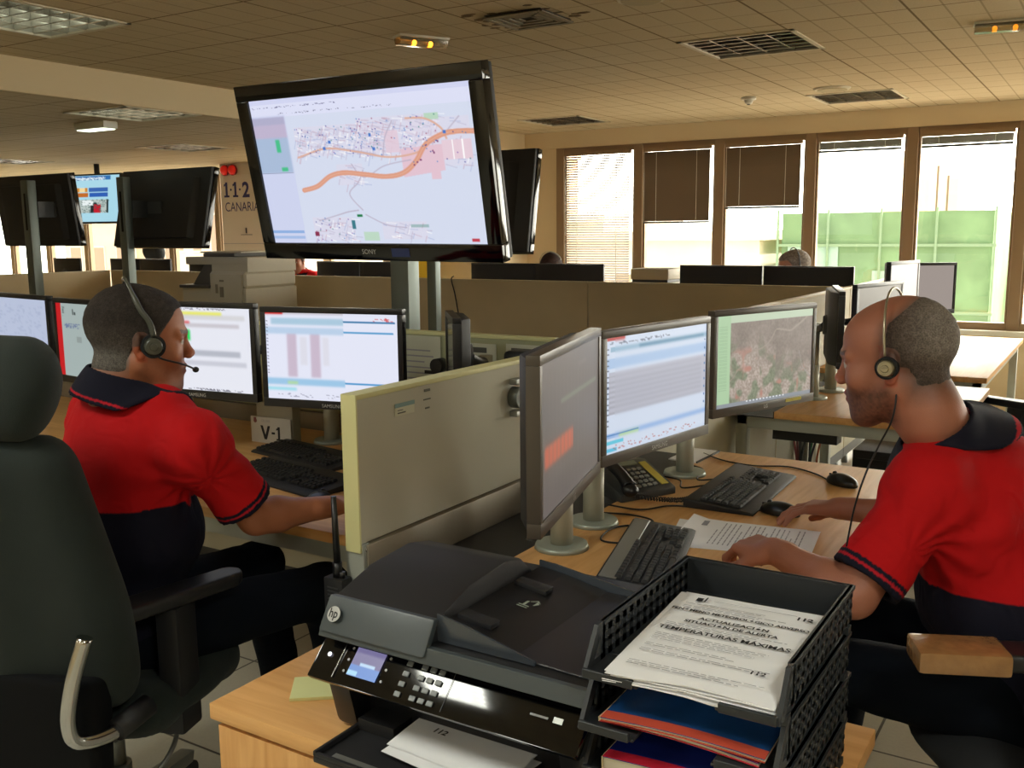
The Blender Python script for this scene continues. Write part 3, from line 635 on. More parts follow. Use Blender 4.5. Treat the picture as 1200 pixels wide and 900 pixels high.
def monitor(label, x, y, z, yaw, img=None, w=.5, h=.32, base=None, tilt=0., group=None, logo='LG', bezel=None, bw=.018, arm=True, name='monitor', boot=.0):
    """centre of the panel at x,y,z; base = floor point of its post in world coordinates"""
    t = thing(name, label, 'monitor', (x, y, z), yaw, group); bz = bezel or M_black; T = Matrix.Rotation(tilt, 4, 'X')
    b = B().box(-w/2, w/2, -.012, .014, -h/2, -h/2+bw*1.5, T).box(-w/2, w/2, -.012, .014, h/2-bw, h/2, T).box(-w/2, -w/2+bw, -.012, .014, -h/2+bw*1.5, h/2-bw, T).box(w/2-bw, w/2, -.012, .014, -h/2+bw*1.5, h/2-bw, T)
    b.build('bezel', bz, t, bev=.002)
    b = B(); b.prism([(-w/2+.004, .014), (w/2-.004, .014), (w*.36, .045), (-w*.36, .045)], -h/2+.01, h/2-.006, 'z', T); b.build('rear_shell', M_blackm, t, bev=.006)
    sw, sh = w-2*bw, h-2.5*bw
    if img is None:
        B().box(-sw/2, sw/2, -.008, -.002, -h/2+bw*1.5, h/2-bw, T).build('screen', M_off, t)
    else:
        raster('screen', img, sw, sh, M_scr, t, T @ Vector((0, -.009, bw*.25)), (tilt, 0, 0))
        B().box(-sw/2, sw/2, -.008, -.002, -h/2+bw*1.5, h/2-bw, T).build('screen_backing', M_off, t)
    if logo: B().text(logo, .016, T @ MT(0, -.0128, -h/2+.006), 'CENTER').build('logo', mat('logo_silver', 'b9bab8', .4), t)
    if base is not None:
        Mi = (Matrix.Translation((x, y, z)) @ Matrix.Rotation(yaw, 4, 'Z')).inverted(); p0 = Mi @ Vector(base); p1 = Mi @ Vector((base[0], base[1], z-.01))
        B().cyl(p0, p0+Vector((0, 0, .012)), .068, .064, 28).build('stand_base', mat('stand_grey', '9fa79d', .35, .3), t)
        mid = p0.lerp(p1, .45)
        B().cyl(p0, mid, .028, .028, 20).cyl(mid, p1, .023, .023, 20).build('stand_pole', mat('stand_pole_cream', 'aaa997', .45, .1), t)
        if arm:
            c = Vector((0, .05, 0)); B().tube([p1+Vector((0, 0, -.02)), p1.lerp(c, .5)+Vector((0, 0, -.02)), c], .017, 10).cyl((0, .03, 0), (0, .06, 0), .05, .04).build('stand_arm', M_dkgrey, t)
    return t
DT = .73
greyb = mat('taupe_bezel', '4c443c', .35)
monitor('monitor at a steep angle showing an orange bar, nearest the cream partition', -.89, 1.634, 1.136, R(104.9), ui_m1(), base=(-1.125, 2.03, DT), bezel=greyb)
monitor('monitor showing a blue and white list, the middle one on the right desk', -.968, 2.236, 1.115, R(81.6), ui_m2(), base=(-1.15, 2.25, DT), bezel=greyb, logo='SAMSUNG')
t = monitor('monitor showing a grey aerial photo beside the right operator\'s face', -.919, 2.95, 1.109, R(70), ui_satellite(), base=(-1.14, 2.87, DT), bezel=greyb)
B().box(.1, .18, -.0135, -.012, -.148, -.138).build('yellow_sticker', mat('yellow_sticker', 'c8c050', .6), t)
monitor('monitor with blurred table and red corner tab under the large screen', -2.074, 2.267, 1.115, R(12.5), ui_table(), base=(-2.30, 2.69, DT), logo='SAMSUNG')
monitor('monitor with green and red bars right behind the left operator\'s face', -2.585, 2.175, 1.124, R(7), ui_form(), base=(-2.47, 2.68, DT), logo='SAMSUNG')
monitor('monitor with a red strip between the chair headrest and the left operator\'s head', -3.21, 2.22, 1.11, R(-6), ui_grey(), base=(-3.2, 2.62, DT), logo=None)
monitor('monitor cut by the left picture edge above the dark headrest', -3.74, 2.28, 1.115, R(-8), ui_page(), base=(-3.74, 2.66, DT), logo=None)
monitor('small dark monitor seen edge on below the large screen', -1.735, 2.44, 1.12, R(-50), None, .30, .27, base=(-1.72, 2.6, DT), logo=None)
# second and third bay on the right: grey glow imitates reflections on switched-off screens
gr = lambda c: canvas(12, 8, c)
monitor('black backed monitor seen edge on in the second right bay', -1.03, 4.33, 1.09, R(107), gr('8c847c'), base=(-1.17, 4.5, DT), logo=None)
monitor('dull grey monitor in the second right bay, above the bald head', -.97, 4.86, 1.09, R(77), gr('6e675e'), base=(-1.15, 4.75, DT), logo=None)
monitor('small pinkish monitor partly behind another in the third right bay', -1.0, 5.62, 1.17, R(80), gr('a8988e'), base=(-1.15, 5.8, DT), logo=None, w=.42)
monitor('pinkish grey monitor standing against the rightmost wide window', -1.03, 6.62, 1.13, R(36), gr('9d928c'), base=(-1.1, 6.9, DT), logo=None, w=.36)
# backs of monitors beyond the beige partitions
for i, (x, l) in enumerate(((-5.98, 'leftmost of the two black monitor backs under the large screen'), (-5.47, 'right one of the two black monitor backs under the large screen'), (-4.2, 'black monitor back left of the seam behind the beige partition'), (-3.6, 'black monitor back below the dark hair behind the partition'), (-2.39, 'black monitor back left of the grey haired person'), (-1.78, 'black monitor back in front of the grey haired person'))):
    monitor(l, x, 6.62 if i > 1 else 6.66, 1.09, PI, gr('c0c4cc'), w=.5 if i < 2 else .6, h=.34, base=(x, 6.9, DT), group='monitor backs beyond the beige partitions', logo=None)
for i, (x, l) in enumerate(((-9.35, 'black monitor back beside the dark chair at the left'), (-8.85, 'black monitor back left of the copier by a screen post'), (-8.05, 'black monitor back right beside the copier'), (-10.4, 'black monitor back at the left picture edge'))):
    monitor(l, x, 6.95, 1.09, PI, gr('c0c4cc'), w=.5, h=.33, base=(x, 7.2, DT), group='monitor backs at the left', logo=None)
# ---- large wall screens on posts
def big_screen(label, x, y, z, yaw, tilt, roll, img, w=.97, h=.57, post=None, pw=.075, group=None):
    """post = (world x, world y); screen tilts about its centre"""
    t = thing('large_screen', label, 'television', (x, y, z), group=group, rot=(0, 0, yaw))
    T = Matrix.Rotation(tilt, 4, 'X') @ Matrix.Rotation(-roll, 4, 'Y'); q = T.to_euler(); bw, bb = .05, .055
    b = B().box(-w/2, w/2, -.02, .02, h/2-bw, h/2, T).box(-w/2, w/2, -.02, .02, -h/2, -h/2+bb, T).box(-w/2, -w/2+bw, -.02, .02, -h/2+bb, h/2-bw, T).box(w/2-bw, w/2, -.02, .02, -h/2+bb, h/2-bw, T)
    b.build('bezel', M_gloss, t, bev=.003)
    b = B().box(-w/2+.004, w/2-.004, .02, .045, -h/2+.004, h/2-.004, T); b.prism([(-w*.4, .045), (w*.4, .045), (w*.36, .08), (-w*.36, .08)], -h*.4, h*.36, 'z', T); b.build('rear_shell', M_blackm, t, bev=.008)
    if img is not None: raster('screen', img, w-2*bw, h-bw-bb, M_scr, t, T @ Vector((0, -.012, (bb-bw)/2)), q)
    B().box(-w/2+bw, w/2-bw, -.01, 0, -h/2+bb, h/2-bw, T).build('screen_backing', M_off, t)
    b = B().text('SONY', .022, T @ MT(-.02, -.0215, -h/2+.022), 'CENTER').build('logo', mat('logo_silver'), t)
    if post:
        Mi = (Matrix.Translation((x, y, z)) @ Matrix.Rotation(yaw, 4, 'Z')).inverted(); p = Mi @ Vector((post[0], post[1], 0)); hh = pw/2; top = .22
        b = B().box(p.x-hh, p.x+hh, p.y-hh*.8, p.y+hh*.8, p.z, top); b.build('post', mat('post_grey', '6c7470', .4, .6), t, bev=.004)
        sgn = -1 if p.y > 0 else 1
        ys = p.y-hh*.8 if abs(yaw) < 1 else p.y+hh*.8
        yf = p.y+hh*.8 if True else 0
        B().box(p.x-.010, p.x+.010, yf, yf+.002, -.16, .12).build('post_slot', mat('slot_black', '070707', .9), t)
        B().box(p.x-hh*1.6, p.x+hh*1.6, p.y-hh*1.6, p.y+hh*1.6, p.z, p.z+.01).build('post_foot', M_dkgrey, t)
        B().box(p.x-.05, p.x+.05, .08, p.y-hh*.8, -.06, .06).box(min(p.x, 0)-.06, max(p.x, 0)+.06, .075, .09, -.05, .05).build('bracket', M_dkgrey, t)
    return t
ts = big_screen('large tilted screen showing a street map above the operators', -2.025, 2.395, 1.698, 0, R(11.9), R(-.5), ui_map(), post=(-2.30, 2.93), pw=.085)
B().box(.07, .14, -.0218, -.0212, -.272, -.245, Matrix.Rotation(R(11.9), 4, 'X')).build('blue_sticker', mat('blue_sticker', '2a3a6c', .5), ts)
big_screen('black rear of a large screen poking out behind the map screen', -3.20, 4.62, 1.665, PI, R(10), 0, gr('c0c8d8'), post=(-3.25, 4.40), pw=.06, group='black screen backs on posts')
big_screen('black rear of a large screen on a post above the copier, left of the sign', -5.88, 4.74, 1.69, PI, R(13), 0, gr('c0c8d8'), post=(-6.02, 4.50), pw=.075, group='black screen backs on posts')
big_screen('black rear of a large screen on a post, cut by the left picture edge', -7.50, 4.80, 1.71, PI, R(-6), 0, gr('c0c8d8'), post=(-7.22, 4.54), pw=.09, group='black screen backs on posts', w=1.02)
t = thing('hanging_screen', 'small lit screen with a web page hanging from the ceiling at far left', 'television', (-10.0, 7.05, 1.92), R(8))
T = Matrix.Rotation(R(-6), 4, 'X')
B().box(-.45, .45, -.02, .03, -.28, .28, T).build('housing', M_black, t, bev=.004)
raster('screen', ui_portal(), .86, .52, M_scr, t, T @ Vector((0, -.022, 0)), (R(-6), 0, 0))
B().cyl((.05, .05, 0), (.05, .05, CZL-1.922), .03).build('ceiling_pole', M_dkgrey, t)
# ================================================================ people: signed-distance bodies meshed as one continuous surface
def nrm(v): v = np.asarray(v, float); return v/np.linalg.norm(v)
def smin(a, b, k):
    if k <= 0: return np.minimum(a, b)
    h = np.clip(.5+.5*(b-a)/k, 0, 1); return b*(1-h)+a*h-k*h*(1-h)
def vnoise(P, sc, seed=0):
    q = P/sc+1000.5; i = np.floor(q).astype(np.int64); f = q-i; f = f*f*(3-2*f); o = 0
    for dx in (0, 1):
        for dy in (0, 1):
            for dz in (0, 1):
                h = (i[..., 0]+dx)*374761393+(i[..., 1]+dy)*668265263+(i[..., 2]+dz)*2147483647+seed*9176
                h = (h ^ (h >> 13))*1274126177; h = ((h ^ (h >> 16)) & 0xffff)/65535.0
                o = o+h*(f[..., 0] if dx else 1-f[..., 0])*(f[..., 1] if dy else 1-f[..., 1])*(f[..., 2] if dz else 1-f[..., 2])
    return o-.5
class Sdf:
    def __init__(s): s.p = []; s.post = None
    def cap(s, a, b, ra, rb=None, k=.02, cut=None, sub=False):
        a, b = np.array(a, float), np.array(b, float); rb = ra if rb is None else rb
        s.p.append(('c', (a, b, ra, rb), k, (a+b)/2, np.linalg.norm(b-a)/2+max(ra, rb), cut, sub)); return s
    def ell(s, c, r, F=None, k=.02, sub=False):
        c = np.array(c, float); r = np.array(r, float); F = np.eye(3) if F is None else F
        s.p.append(('e', (c, r, F), k, c, r.max(), None, sub)); return s
    def ev(s, P, cen=None, rad=None):
        d = np.full(len(P), 9.0)
        for kind, q, k, bc, br, cut, sub in s.p:
            if cen is not None and np.linalg.norm(bc-cen) > rad+br+k+.03: continue
            if kind == 'c':
                a, b, ra, rb = q; ab = b-a; pa = P-a; t = np.clip(pa@ab/max(ab@ab, 1e-9), 0, 1)
                e = np.linalg.norm(pa-t[:, None]*ab, axis=1)-(ra+(rb-ra)*t)
            else:
                c, r, F = q; l = (P-c)@F.T; k0 = np.linalg.norm(l/r, axis=1); k1 = np.linalg.norm(l/r**2, axis=1); e = np.where(k1 > 1e-6, k0*(k0-1)/np.maximum(k1, 1e-6), -r.min())
            if cut is not None: e = np.maximum(e, (P-cut[0])@cut[1])
            d = -smin(-d, e, k) if sub else smin(d, e, k)
        if s.post: d = s.post(P, d)
        return d
    def mesh(s, res, pad=.02):
        lo = np.min([q[3]-q[4] for q in s.p if not q[6]], 0)-pad; hi = np.max([q[3]+q[4] for q in s.p if not q[6]], 0)+pad
        n = 8; bs = n*res; nb = np.ceil((hi-lo)/bs).astype(int); G = np.stack(np.meshgrid(*[np.arange(k) for k in nb], indexing='ij'), -1).reshape(-1, 3)
        cen = lo+(G+.5)*bs; half = bs*.87
        # coarse pass in chunks of super blocks
        keep = np.zeros(len(G), bool); sup = (G//4); key = sup@np.array([1, 1000, 1000000])
        order = np.argsort(key, kind='stable'); bounds = np.flatnonzero(np.diff(key[order]))+1; groups = np.split(order, bounds)
        for g in groups:
            c0 = cen[g].mean(0); r0 = np.linalg.norm(cen[g]-c0, axis=1).max()+half
            keep[g] = np.abs(s.ev(cen[g], c0, r0)) < half*1.25+.004
        dim = nb*n+2; off = np.stack(np.meshgrid(*[np.arange(n+1)]*3, indexing='ij'), -1).reshape(-1, 3)
        VK, VP, EK = [], [], []
        mul = np.array([1, dim[0], dim[0]*dim[1]], np.int64)
        cor = np.array([[i, j, k] for i in (0, 1) for j in (0, 1) for k in (0, 1)])
        for g in groups:
            g = g[keep[g]]
            if not len(g): continue
            base = G[g]*n; P = lo+(base[:, None, :]+off[None])*res; c0 = cen[g].mean(0); r0 = np.linalg.norm(cen[g]-c0, axis=1).max()+half
            V = s.ev(P.reshape(-1, 3), c0, r0).reshape(len(g), n+1, n+1, n+1); S = V < 0
            cs = np.zeros((len(g), n, n, n), int); acc = np.zeros((len(g), n, n, n, 3)); cnt = np.zeros((len(g), n, n, n))
            def sl(A, c): return A[:, c[0]:c[0]+n, c[1]:c[1]+n, c[2]:c[2]+n]
            for c in cor: cs += sl(S, c)
            for ax in range(3):
                for c in cor[cor[:, ax] == 0]:
                    c2 = c.copy(); c2[ax] = 1; a, b = sl(V, c), sl(V, c2); m = (a < 0) != (b < 0); t = np.where(m, a/np.where(m, a-b, 1), 0)
                    for q in range(3): acc[..., q] += m*(c[q]+(t if q == ax else 0))
                    cnt += m
            act = (cs > 0) & (cs < 8); idx = np.argwhere(act); gi = base[idx[:, 0]]+idx[:, 1:]
            VK.append(gi@mul); VP.append(lo+(gi+acc[act]/cnt[act][:, None])*res)
            for ax in range(3):
                o = [0, 0, 0]; o[ax] = 1; a = V[:, :n, :n, :n]; b = V[:, o[0]:o[0]+n, o[1]:o[1]+n, o[2]:o[2]+n]; m = (a < 0) != (b < 0); idx = np.argwhere(m)
                gi = base[idx[:, 0]]+idx[:, 1:]; u, w = [(1, 2), (2, 0), (0, 1)][ax]; U = np.eye(3, dtype=int)[u]; Wv = np.eye(3, dtype=int)[w]
                f = np.stack([(gi-U-Wv)@mul, (gi-Wv)@mul, gi@mul, (gi-U)@mul], 1); fl = ~(a[m] < 0); f[fl] = f[fl][:, ::-1]; EK.append(f)
        VK = np.concatenate(VK); VP = np.concatenate(VP); EK = np.concatenate(EK); o = np.argsort(VK); VK, VP = VK[o], VP[o]
        i = np.searchsorted(VK, EK); i = np.minimum(i, len(VK)-1); ok = (VK[i] == EK).all(1)
        f = i[ok]; v = VP.copy()
        # one smoothing pass along quads
        for _ in range(2):
            acc = np.zeros_like(v); c = np.zeros(len(v))
            for a in range(4): np.add.at(acc, f[:, a], v[f[:, (a+1) % 4]]+v[f[:, (a-1) % 4]]); np.add.at(c, f[:, a], 2)
            v = v*.5+.5*acc/np.maximum(c, 1)[:, None]
        return v, f
def frame(fwd, upv=(0, 0, 1)):
    """rows: right, forward, up"""
    f = nrm(fwd); r = nrm(np.cross(f, upv)); return np.array([r, f, np.cross(r, f)])
def head(S, c, F, s=1.0, thin=0):
    g = lambda p: c+s*(np.array(p) @ F)
    E = lambda p, r, k=.015, sub=False: S.ell(g(p), np.array(r)*s, F, k*s, sub); C = lambda a, b, ra, rb, k=.012, sub=False: S.cap(g(a), g(b), ra*s, rb*s, k*s, sub=sub)
    C((0, -.035, -.05), (0, -.050, -.115), .057, .056+thin*.5, .02)
    E((0, -.018, .04), (.076, .097, .083), .02); E((0, .03, .045), (.062, .060, .058), .02); E((0, .028, -.03), (.060, .062, .080), .03)
    for x in (-1, 1):
        C((x*.052, -.005, -.045), (x*.020, .062, -.096), .022, .018, .03); E((x*.040, .058, -.022), (.024, .024, .024), .025)
        C((x*.012, .090, .026), (x*.045, .072, .024), .0085, .008, .014)
    E((0, .070, -.097), (.026, .023, .019), .02); E((0, .072, -.060), (.032, .022, .030), .02)
    C((0, .085, .022), (0, .105, -.019), .0075, .0095, .012); E((0, .108, -.022), (.0100, .0095, .0088), .008)
    for x in (-1, 1):
        E((x*.0125, .102, -.027), (.008, .009, .007), .006)
        E((x*.032, .094, .008), (.016, .012, .0105), .012, True); E((x*.031, .0755, .006), (.0125, .0125, .0125), .003)
        C((x*.020, .087, .0145), (x*.044, .079, .012), .0035, .003, .004); C((x*.020, .086, -.003), (x*.042, .079, -.003), .003, .003, .005)
        # ear
        F2 = F.copy(); E((x*.0775, -.008, .0), (.007, .019, .031), .008); E((x*.083, -.004, .002), (.005, .010, .017), .004, True); E((x*.084, -.017, .006), (.0035, .008, .022), .004); E((x*.080, -.006, -.026), (.005, .009, .009), .004)
        E((x*.0055, .104, -.034), (.0035, .005, .003), .002, True)
    E((0, .0925, -.050), (.022, .010, .0055), .006); E((0, .0905, -.0625), (.020, .010, .0065), .006); S.cap(g((-.021, .099, -.0565)), g((.021, .099, -.0565)), .0016*s, .0016*s, .003*s, sub=True)
    return g
def hand(S, w, d, bk, side, curl=(.5, .5, .5, .5), s=1.0, thumb=(.5, .75, -.25), spread=.06, tc=.4):
    """w wrist, d direction of the fingers, bk back-of-hand normal, side +1: thumb towards cross(d,bk)"""
    d = nrm(d); bk = nrm(np.array(bk)-np.dot(bk, d)*d); y = np.cross(d, bk)*side; g = lambda a, b, c: w+s*(a*d+b*y+c*bk)
    S.cap(g(-.03, 0, 0), g(.015, 0, 0), .024*s, .024*s, .015*s)
    ys = (.031, .0105, -.0105, -.030); L = ((.042, .026, .021), (.046, .029, .022), (.043, .027, .021), (.033, .021, .019)); R0 = (.0098, .0100, .0095, .0083)
    for i, yy in enumerate(ys):
        S.cap(g(.01, yy*.55, -.002), g(.082-.004*abs(i-1), yy, .001), .0155*s, .0125*s, .012*s)
    S.cap(g(.02, .022, -.008), g(.055, .03, -.006), .016*s, .012*s, .012*s)
    for i, yy in enumerate(ys):
        a = np.array([.085-.004*abs(i-1), yy, 0.]); ang = 0.; sp = spread*(1.5-i)
        for j, l in enumerate(L[i]):
            ang += curl[i]*(.9, 1.1, .7)[j]; b = a+l*np.array([math.cos(ang)*math.cos(sp), math.sin(sp), -math.sin(ang)])
            r = R0[i]*(1-.09*j); S.cap(g(*a), g(*b), r*s, r*.93*s, .004*s)
            if j: S.ell(g(*a), np.array((r*1.08,)*3)*s, None, .003*s)
            a = b
    t = nrm(thumb); a = np.array([.022, .026, -.008]); n2 = nrm((t[0]+tc, t[1]-tc*.5, t[2])); b = a+.042*t; c = b+.032*n2; e = c+.024*nrm(n2+np.array((.2, -.25, 0)))
    S.cap(g(*a), g(*b), .0145*s, .0118*s, .010*s); S.cap(g(*b), g(*c), .0115*s, .0105*s, .004*s); S.cap(g(*c), g(*e), .0105*s, .0088*s, .004*s)
M_skin = mat('skin', (.6, .4, .3), .5, attr=True, bump=.25, bscale=350, spec=.4); M_skin.node_tree.nodes['Principled BSDF'].inputs['Subsurface Weight'].default_value = .08; M_skin.node_tree.nodes['Principled BSDF'].inputs['Subsurface Radius'].default_value = (.012, .005, .003)
M_cloth = mat('polo_cloth', (.6, .1, .1), .85, attr=True, bump=.5, bscale=900, spec=.25)
M_jean = mat('navy_trousers', '0b1018', .95, spec=.15, bump=.4, bscale=900, var=.08, vscale=10)
M_hair = mat('cropped_hair', (.1, .1, .1), .75, attr=True, var=.45, vscale=330, bump=1.0, bscale=700, spec=.3)
def person(label, J, sk, hairfn, haircol, res=.003, hs=1.0, shirt=None, hoff=.004, stubble=0., bell=0., low=False, hth=.35):
    """J: joint dictionary in world space"""
    lo = np.array(J['root']); W0 = lambda n: np.array(J[n])-lo
    Fh = frame(J['gaze'], J.get('hup', (0, 0, 1))); Ft = frame(J['facing'], W0('neck')-W0('pelvis')); r, f, u = Ft
    def torso(S, o, k=.05, nk=True):
        P, N = W0('pelvis'), W0('neck'); m1 = P*.62+N*.38+f*(.015+bell*.5); m2 = P*.28+N*.72; b = J.get('build', 1.0)
        S.ell(P, np.array((.175*b, .135, .13))+o, Ft, k); S.ell(m1, np.array((.162*b+bell*.3, .125+bell, .16))+o, Ft, k); S.ell(m2, np.array((.172*b, .118, .15))+o, Ft, k)
        S.cap(W0('shL'), W0('shR'), .058+o, None, .05); S.cap((W0('shL')+N)/2+u*.01, (W0('shR')+N)/2+u*.01, .058+o, None, .05); S.ell(N-u*(.035 if nk else .055), np.array((.080, .075, .065))+o, Ft, .05)
        for q in ('L', 'R'): S.ell(W0('sh'+q)-u*.01, np.array((.062, .064, .068))+o, Ft, .03)
    # body
    S = Sdf(); torso(S, 0); Hc = W0('head'); g = head(S, Hc, Fh, hs, bell*.1)
    S.cap(W0('neck')+u*.0, Hc+hs*(np.array((0, -.045, -.10)) @ Fh), .062, .056*hs, .03)
    for q in ('L', 'R'):
        s_, e_, w_ = W0('sh'+q), W0('el'+q), W0('wr'+q); mid = e_*.72+w_*.28
        S.cap(s_, e_, .050, .041, .02); S.cap(e_, mid, .040, .042, .02); S.cap(mid, w_, .042, .0255, .02)
        hd = J.get('hand'+q)
        if hd: hand(S, w_, hd[0], hd[1], hd[2], **hd[3])
        h_, k_, a_ = W0('hip'+q), W0('kn'+q), W0('an'+q); S.cap(h_, k_, .078, .052, .03); S.cap(k_, a_, .05, .036, .02); S.cap(a_, a_+np.array((0, 0, -.02))+.14*nrm(np.append(np.array(J['facing'])[:2], 0)), .03, .025, .02)
    v, fc = S.mesh(res); hl = ((v-Hc) @ Fh.T)/hs; x, y, z = hl.T
    base = lin(np.array(sk)); C = np.tile(base, (len(v), 1)); n = vnoise(v, .03, 1)[:, None]; C *= (1+.12*n); inh = (np.linalg.norm(hl/np.array((.1, .14, .15)), axis=1) < 1)
    red = np.array((1.12, .82, .78)); m = inh & ((np.abs(x) > .073) & (np.abs(y+.008) < .03) & (np.abs(z) < .04)); C[m] *= red
    m = inh & (y > .098) & (np.abs(x) < .02) & (z < .0); C[m] *= np.array((1.04, .92, .90))
    lips = inh & (np.abs(z+.0565) < .011) & (np.abs(x) < .022) & (y > .085); C[lips] *= np.array((.85, .55, .55))
    brow = inh & (np.abs(z-.028-.1*np.abs(np.abs(x)-.03)) < .0045) & (np.abs(x) > .012) & (np.abs(x) < .05) & (y > .06); C[brow] = C[brow]*.25+lin(np.array((.12, .09, .08)))*.75
    for sx in (-1, 1):
        dd = hl-np.array((sx*.031, .0755, .006)); on = inh & (np.abs(np.linalg.norm(dd, axis=1)-.0125) < .0016) & (np.abs(dd[:, 2]) < .0052) & (dd[:, 1] > .004); C[on] = lin(np.array((.72, .68, .64)))
        ir = on & (np.hypot(dd[:, 0], dd[:, 2]) < .0058); C[ir] = lin(np.array((.10, .06, .04)))
        li = inh & (np.abs(np.linalg.norm(dd, axis=1)-.0145) < .003) & (dd[:, 2] > .0052) & (dd[:, 2] < .0085) & (dd[:, 1] > .003); C[li] *= .55
    if stubble:
        st = inh*np.clip((-.028-z)/.02, 0, 1)*np.clip((y+.015)/.02, 0, 1)*np.clip((z+.125)/.02, 0, 1)*stubble; st[lips] *= .3
        st = st*(.8+.5*vnoise(v, .004, 4)); C = C*(1-st[:, None])+lin(np.array((.17, .14, .13)))*st[:, None]
    hm = np.clip(hairfn(x, y, z), 0, 1)*inh; hc = lin(haircol(x, y, z, v)); C = C*(1-hm[:, None]*.85)+hc*hm[:, None]*.85
    me = npmesh('person', v, fc, True); setcol(me, C); o = link('person', me, M_skin); o.location = lo; tag(o, label, 'person')
    # hair as its own thin layer
    if hoff:
        H = Sdf(); g2 = lambda p: Hc+hs*(np.array(p) @ Fh)
        head(H, Hc, Fh, hs); H.p = [q for q in H.p[:4]]+[]
        def post(P, d):
            l = ((P-Hc) @ Fh.T)/hs; hh = hairfn(*l.T); d2 = d-hoff*np.clip(hh*1.5, 0, 1)-.0016*vnoise(P, .006, 3)*np.clip(hh, 0, 1); return np.maximum(np.maximum(d2, (hth-hh)*.012), -(d+.006))
        H.post = post; vv, ff = H.mesh(max(res, .003)); me = npmesh('hair', vv, ff, True); l = ((vv-Hc) @ Fh.T)/hs; setcol(me, lin(haircol(l[:, 0], l[:, 1], l[:, 2], vv))); link('hair', me, M_hair, o)
    # polo shirt
    T = Sdf(); torso(T, .014, nk=False); cuts = []
    for q in ('L', 'R'):
        s_, e_ = W0('sh'+q), W0('el'+q); dr = nrm(e_-s_); L = np.linalg.norm(e_-s_); hem = s_+dr*L*J.get('sleeve', .82); T.cap(s_, e_, .064, .072, .028, cut=(hem, dr)); T.ell(s_, (.07, .07, .07), None, .03); cuts.append((s_, hem, dr, e_))
    amp = J.get('fold', .005)
    def post(P, d):
        w = vnoise(P*np.array((1, 1, .45)), .055, 5)*amp*1.6+vnoise(P+.3*vnoise(P, .05, 8)[:, None], .028, 6)*amp*.7
        # radial folds gathering at the armpits
        for s_, hem, dr, e_ in cuts:
            ax = s_-u*.075; rr = np.linalg.norm(P-ax, axis=1); t = np.arctan2((P-ax)@u, (P-ax)@f+1e-6); w = w+.0028*np.sin(t*11+rr*20)*np.exp(-((rr-.08)/.07)**2)
            h = (P-hem)@dr; rad = np.linalg.norm(P-hem-np.outer(h, dr), axis=1); inner = np.maximum(rad-.054, np.maximum(-h-.03, h-.05)); d = np.maximum(d, -inner)
        d = d+w; N = W0('neck'); hole = np.linalg.norm((P-(N+u*.05+f*.012)), axis=1)-.048; return np.maximum(d, -hole)
    T.post = post; v, fc = T.mesh(max(res, .004)); C = np.tile(lin(np.array((.74, .05, .075))), (len(v), 1)); zc = J['redz']-lo[2]
    navy = lin(np.array((.075, .075, .14))); lo_m = (v[:, 2] < zc+.02*((v-W0('pelvis'))@f)); arm = np.zeros(len(v), bool); trim = np.zeros(len(v), bool); tr2 = np.zeros(len(v), bool)
    for s_, hem, dr, e_ in cuts:
        h = (v-hem)@dr; rad = np.linalg.norm(v-hem-np.outer(h, dr), axis=1); near = (rad < .1) & (h > -.17) & (np.abs((v-W0('neck'))@r) > .12); arm |= near
        nb = (rad < .1) & (h > -.028); trim |= nb; tr2 |= nb & (h > -.019) & (h < -.0135)
    C[lo_m & ~arm] = navy; C[trim] = navy; C[tr2] = lin(np.array((.72, .1, .16)))
    me = npmesh('polo_shirt', v, fc, True); setcol(me, C); link('polo_shirt', me, M_cloth, o)
    # collar
    K = Sdf(); N = W0('neck'); ca = N+f*.006-u*.012; ax = nrm(nrm(Hc-N)+u); K.cap(ca-ax*.05, ca+ax*.12, .14, .14)
    ch = J.get('collar', .055)
    NB = Sdf(); torso(NB, 0); NB.cap(N, Hc+hs*(np.array((0, -.045, -.10)) @ Fh), .062, .056*hs, .03); NB.cap(Hc+hs*(np.array((0, -.035, -.05)) @ Fh), Hc+hs*(np.array((0, -.050, -.115)) @ Fh), .057*hs, .057*hs, .02)
    def band(P):
        h = (P-ca)@ax; lat = P-ca-np.outer(h, ax); rad = np.linalg.norm(lat, axis=1); fr = lat@f/np.maximum(rad, 1e-6); return h, lat, rad, fr, h-(ch-.024*fr), h-(-.006-.030*fr-.15*(rad-.08))
    def postc(P, d):
        h, lat, rad, fr, tp, bt = band(P); dB = NB.ev(P); off = .009+np.clip(-tp, 0, .08)*.34
        return np.maximum(np.maximum(np.maximum(np.abs(dB-off)-.0042, tp), np.maximum(-bt, rad-.145)), np.where(fr > .6, .010+.25*np.clip(-tp, 0, 1)-np.abs(lat@r), -1))
    K.post = postc; v, fc = K.mesh(max(res, .0028)); C = np.tile(navy, (len(v), 1)); hb = band(v)[5]
    C[(hb > .010) & (hb < .0145)] = lin(np.array((.72, .1, .16))); me = npmesh('collar', v, fc, True); setcol(me, C); link('collar', me, M_cloth, o)
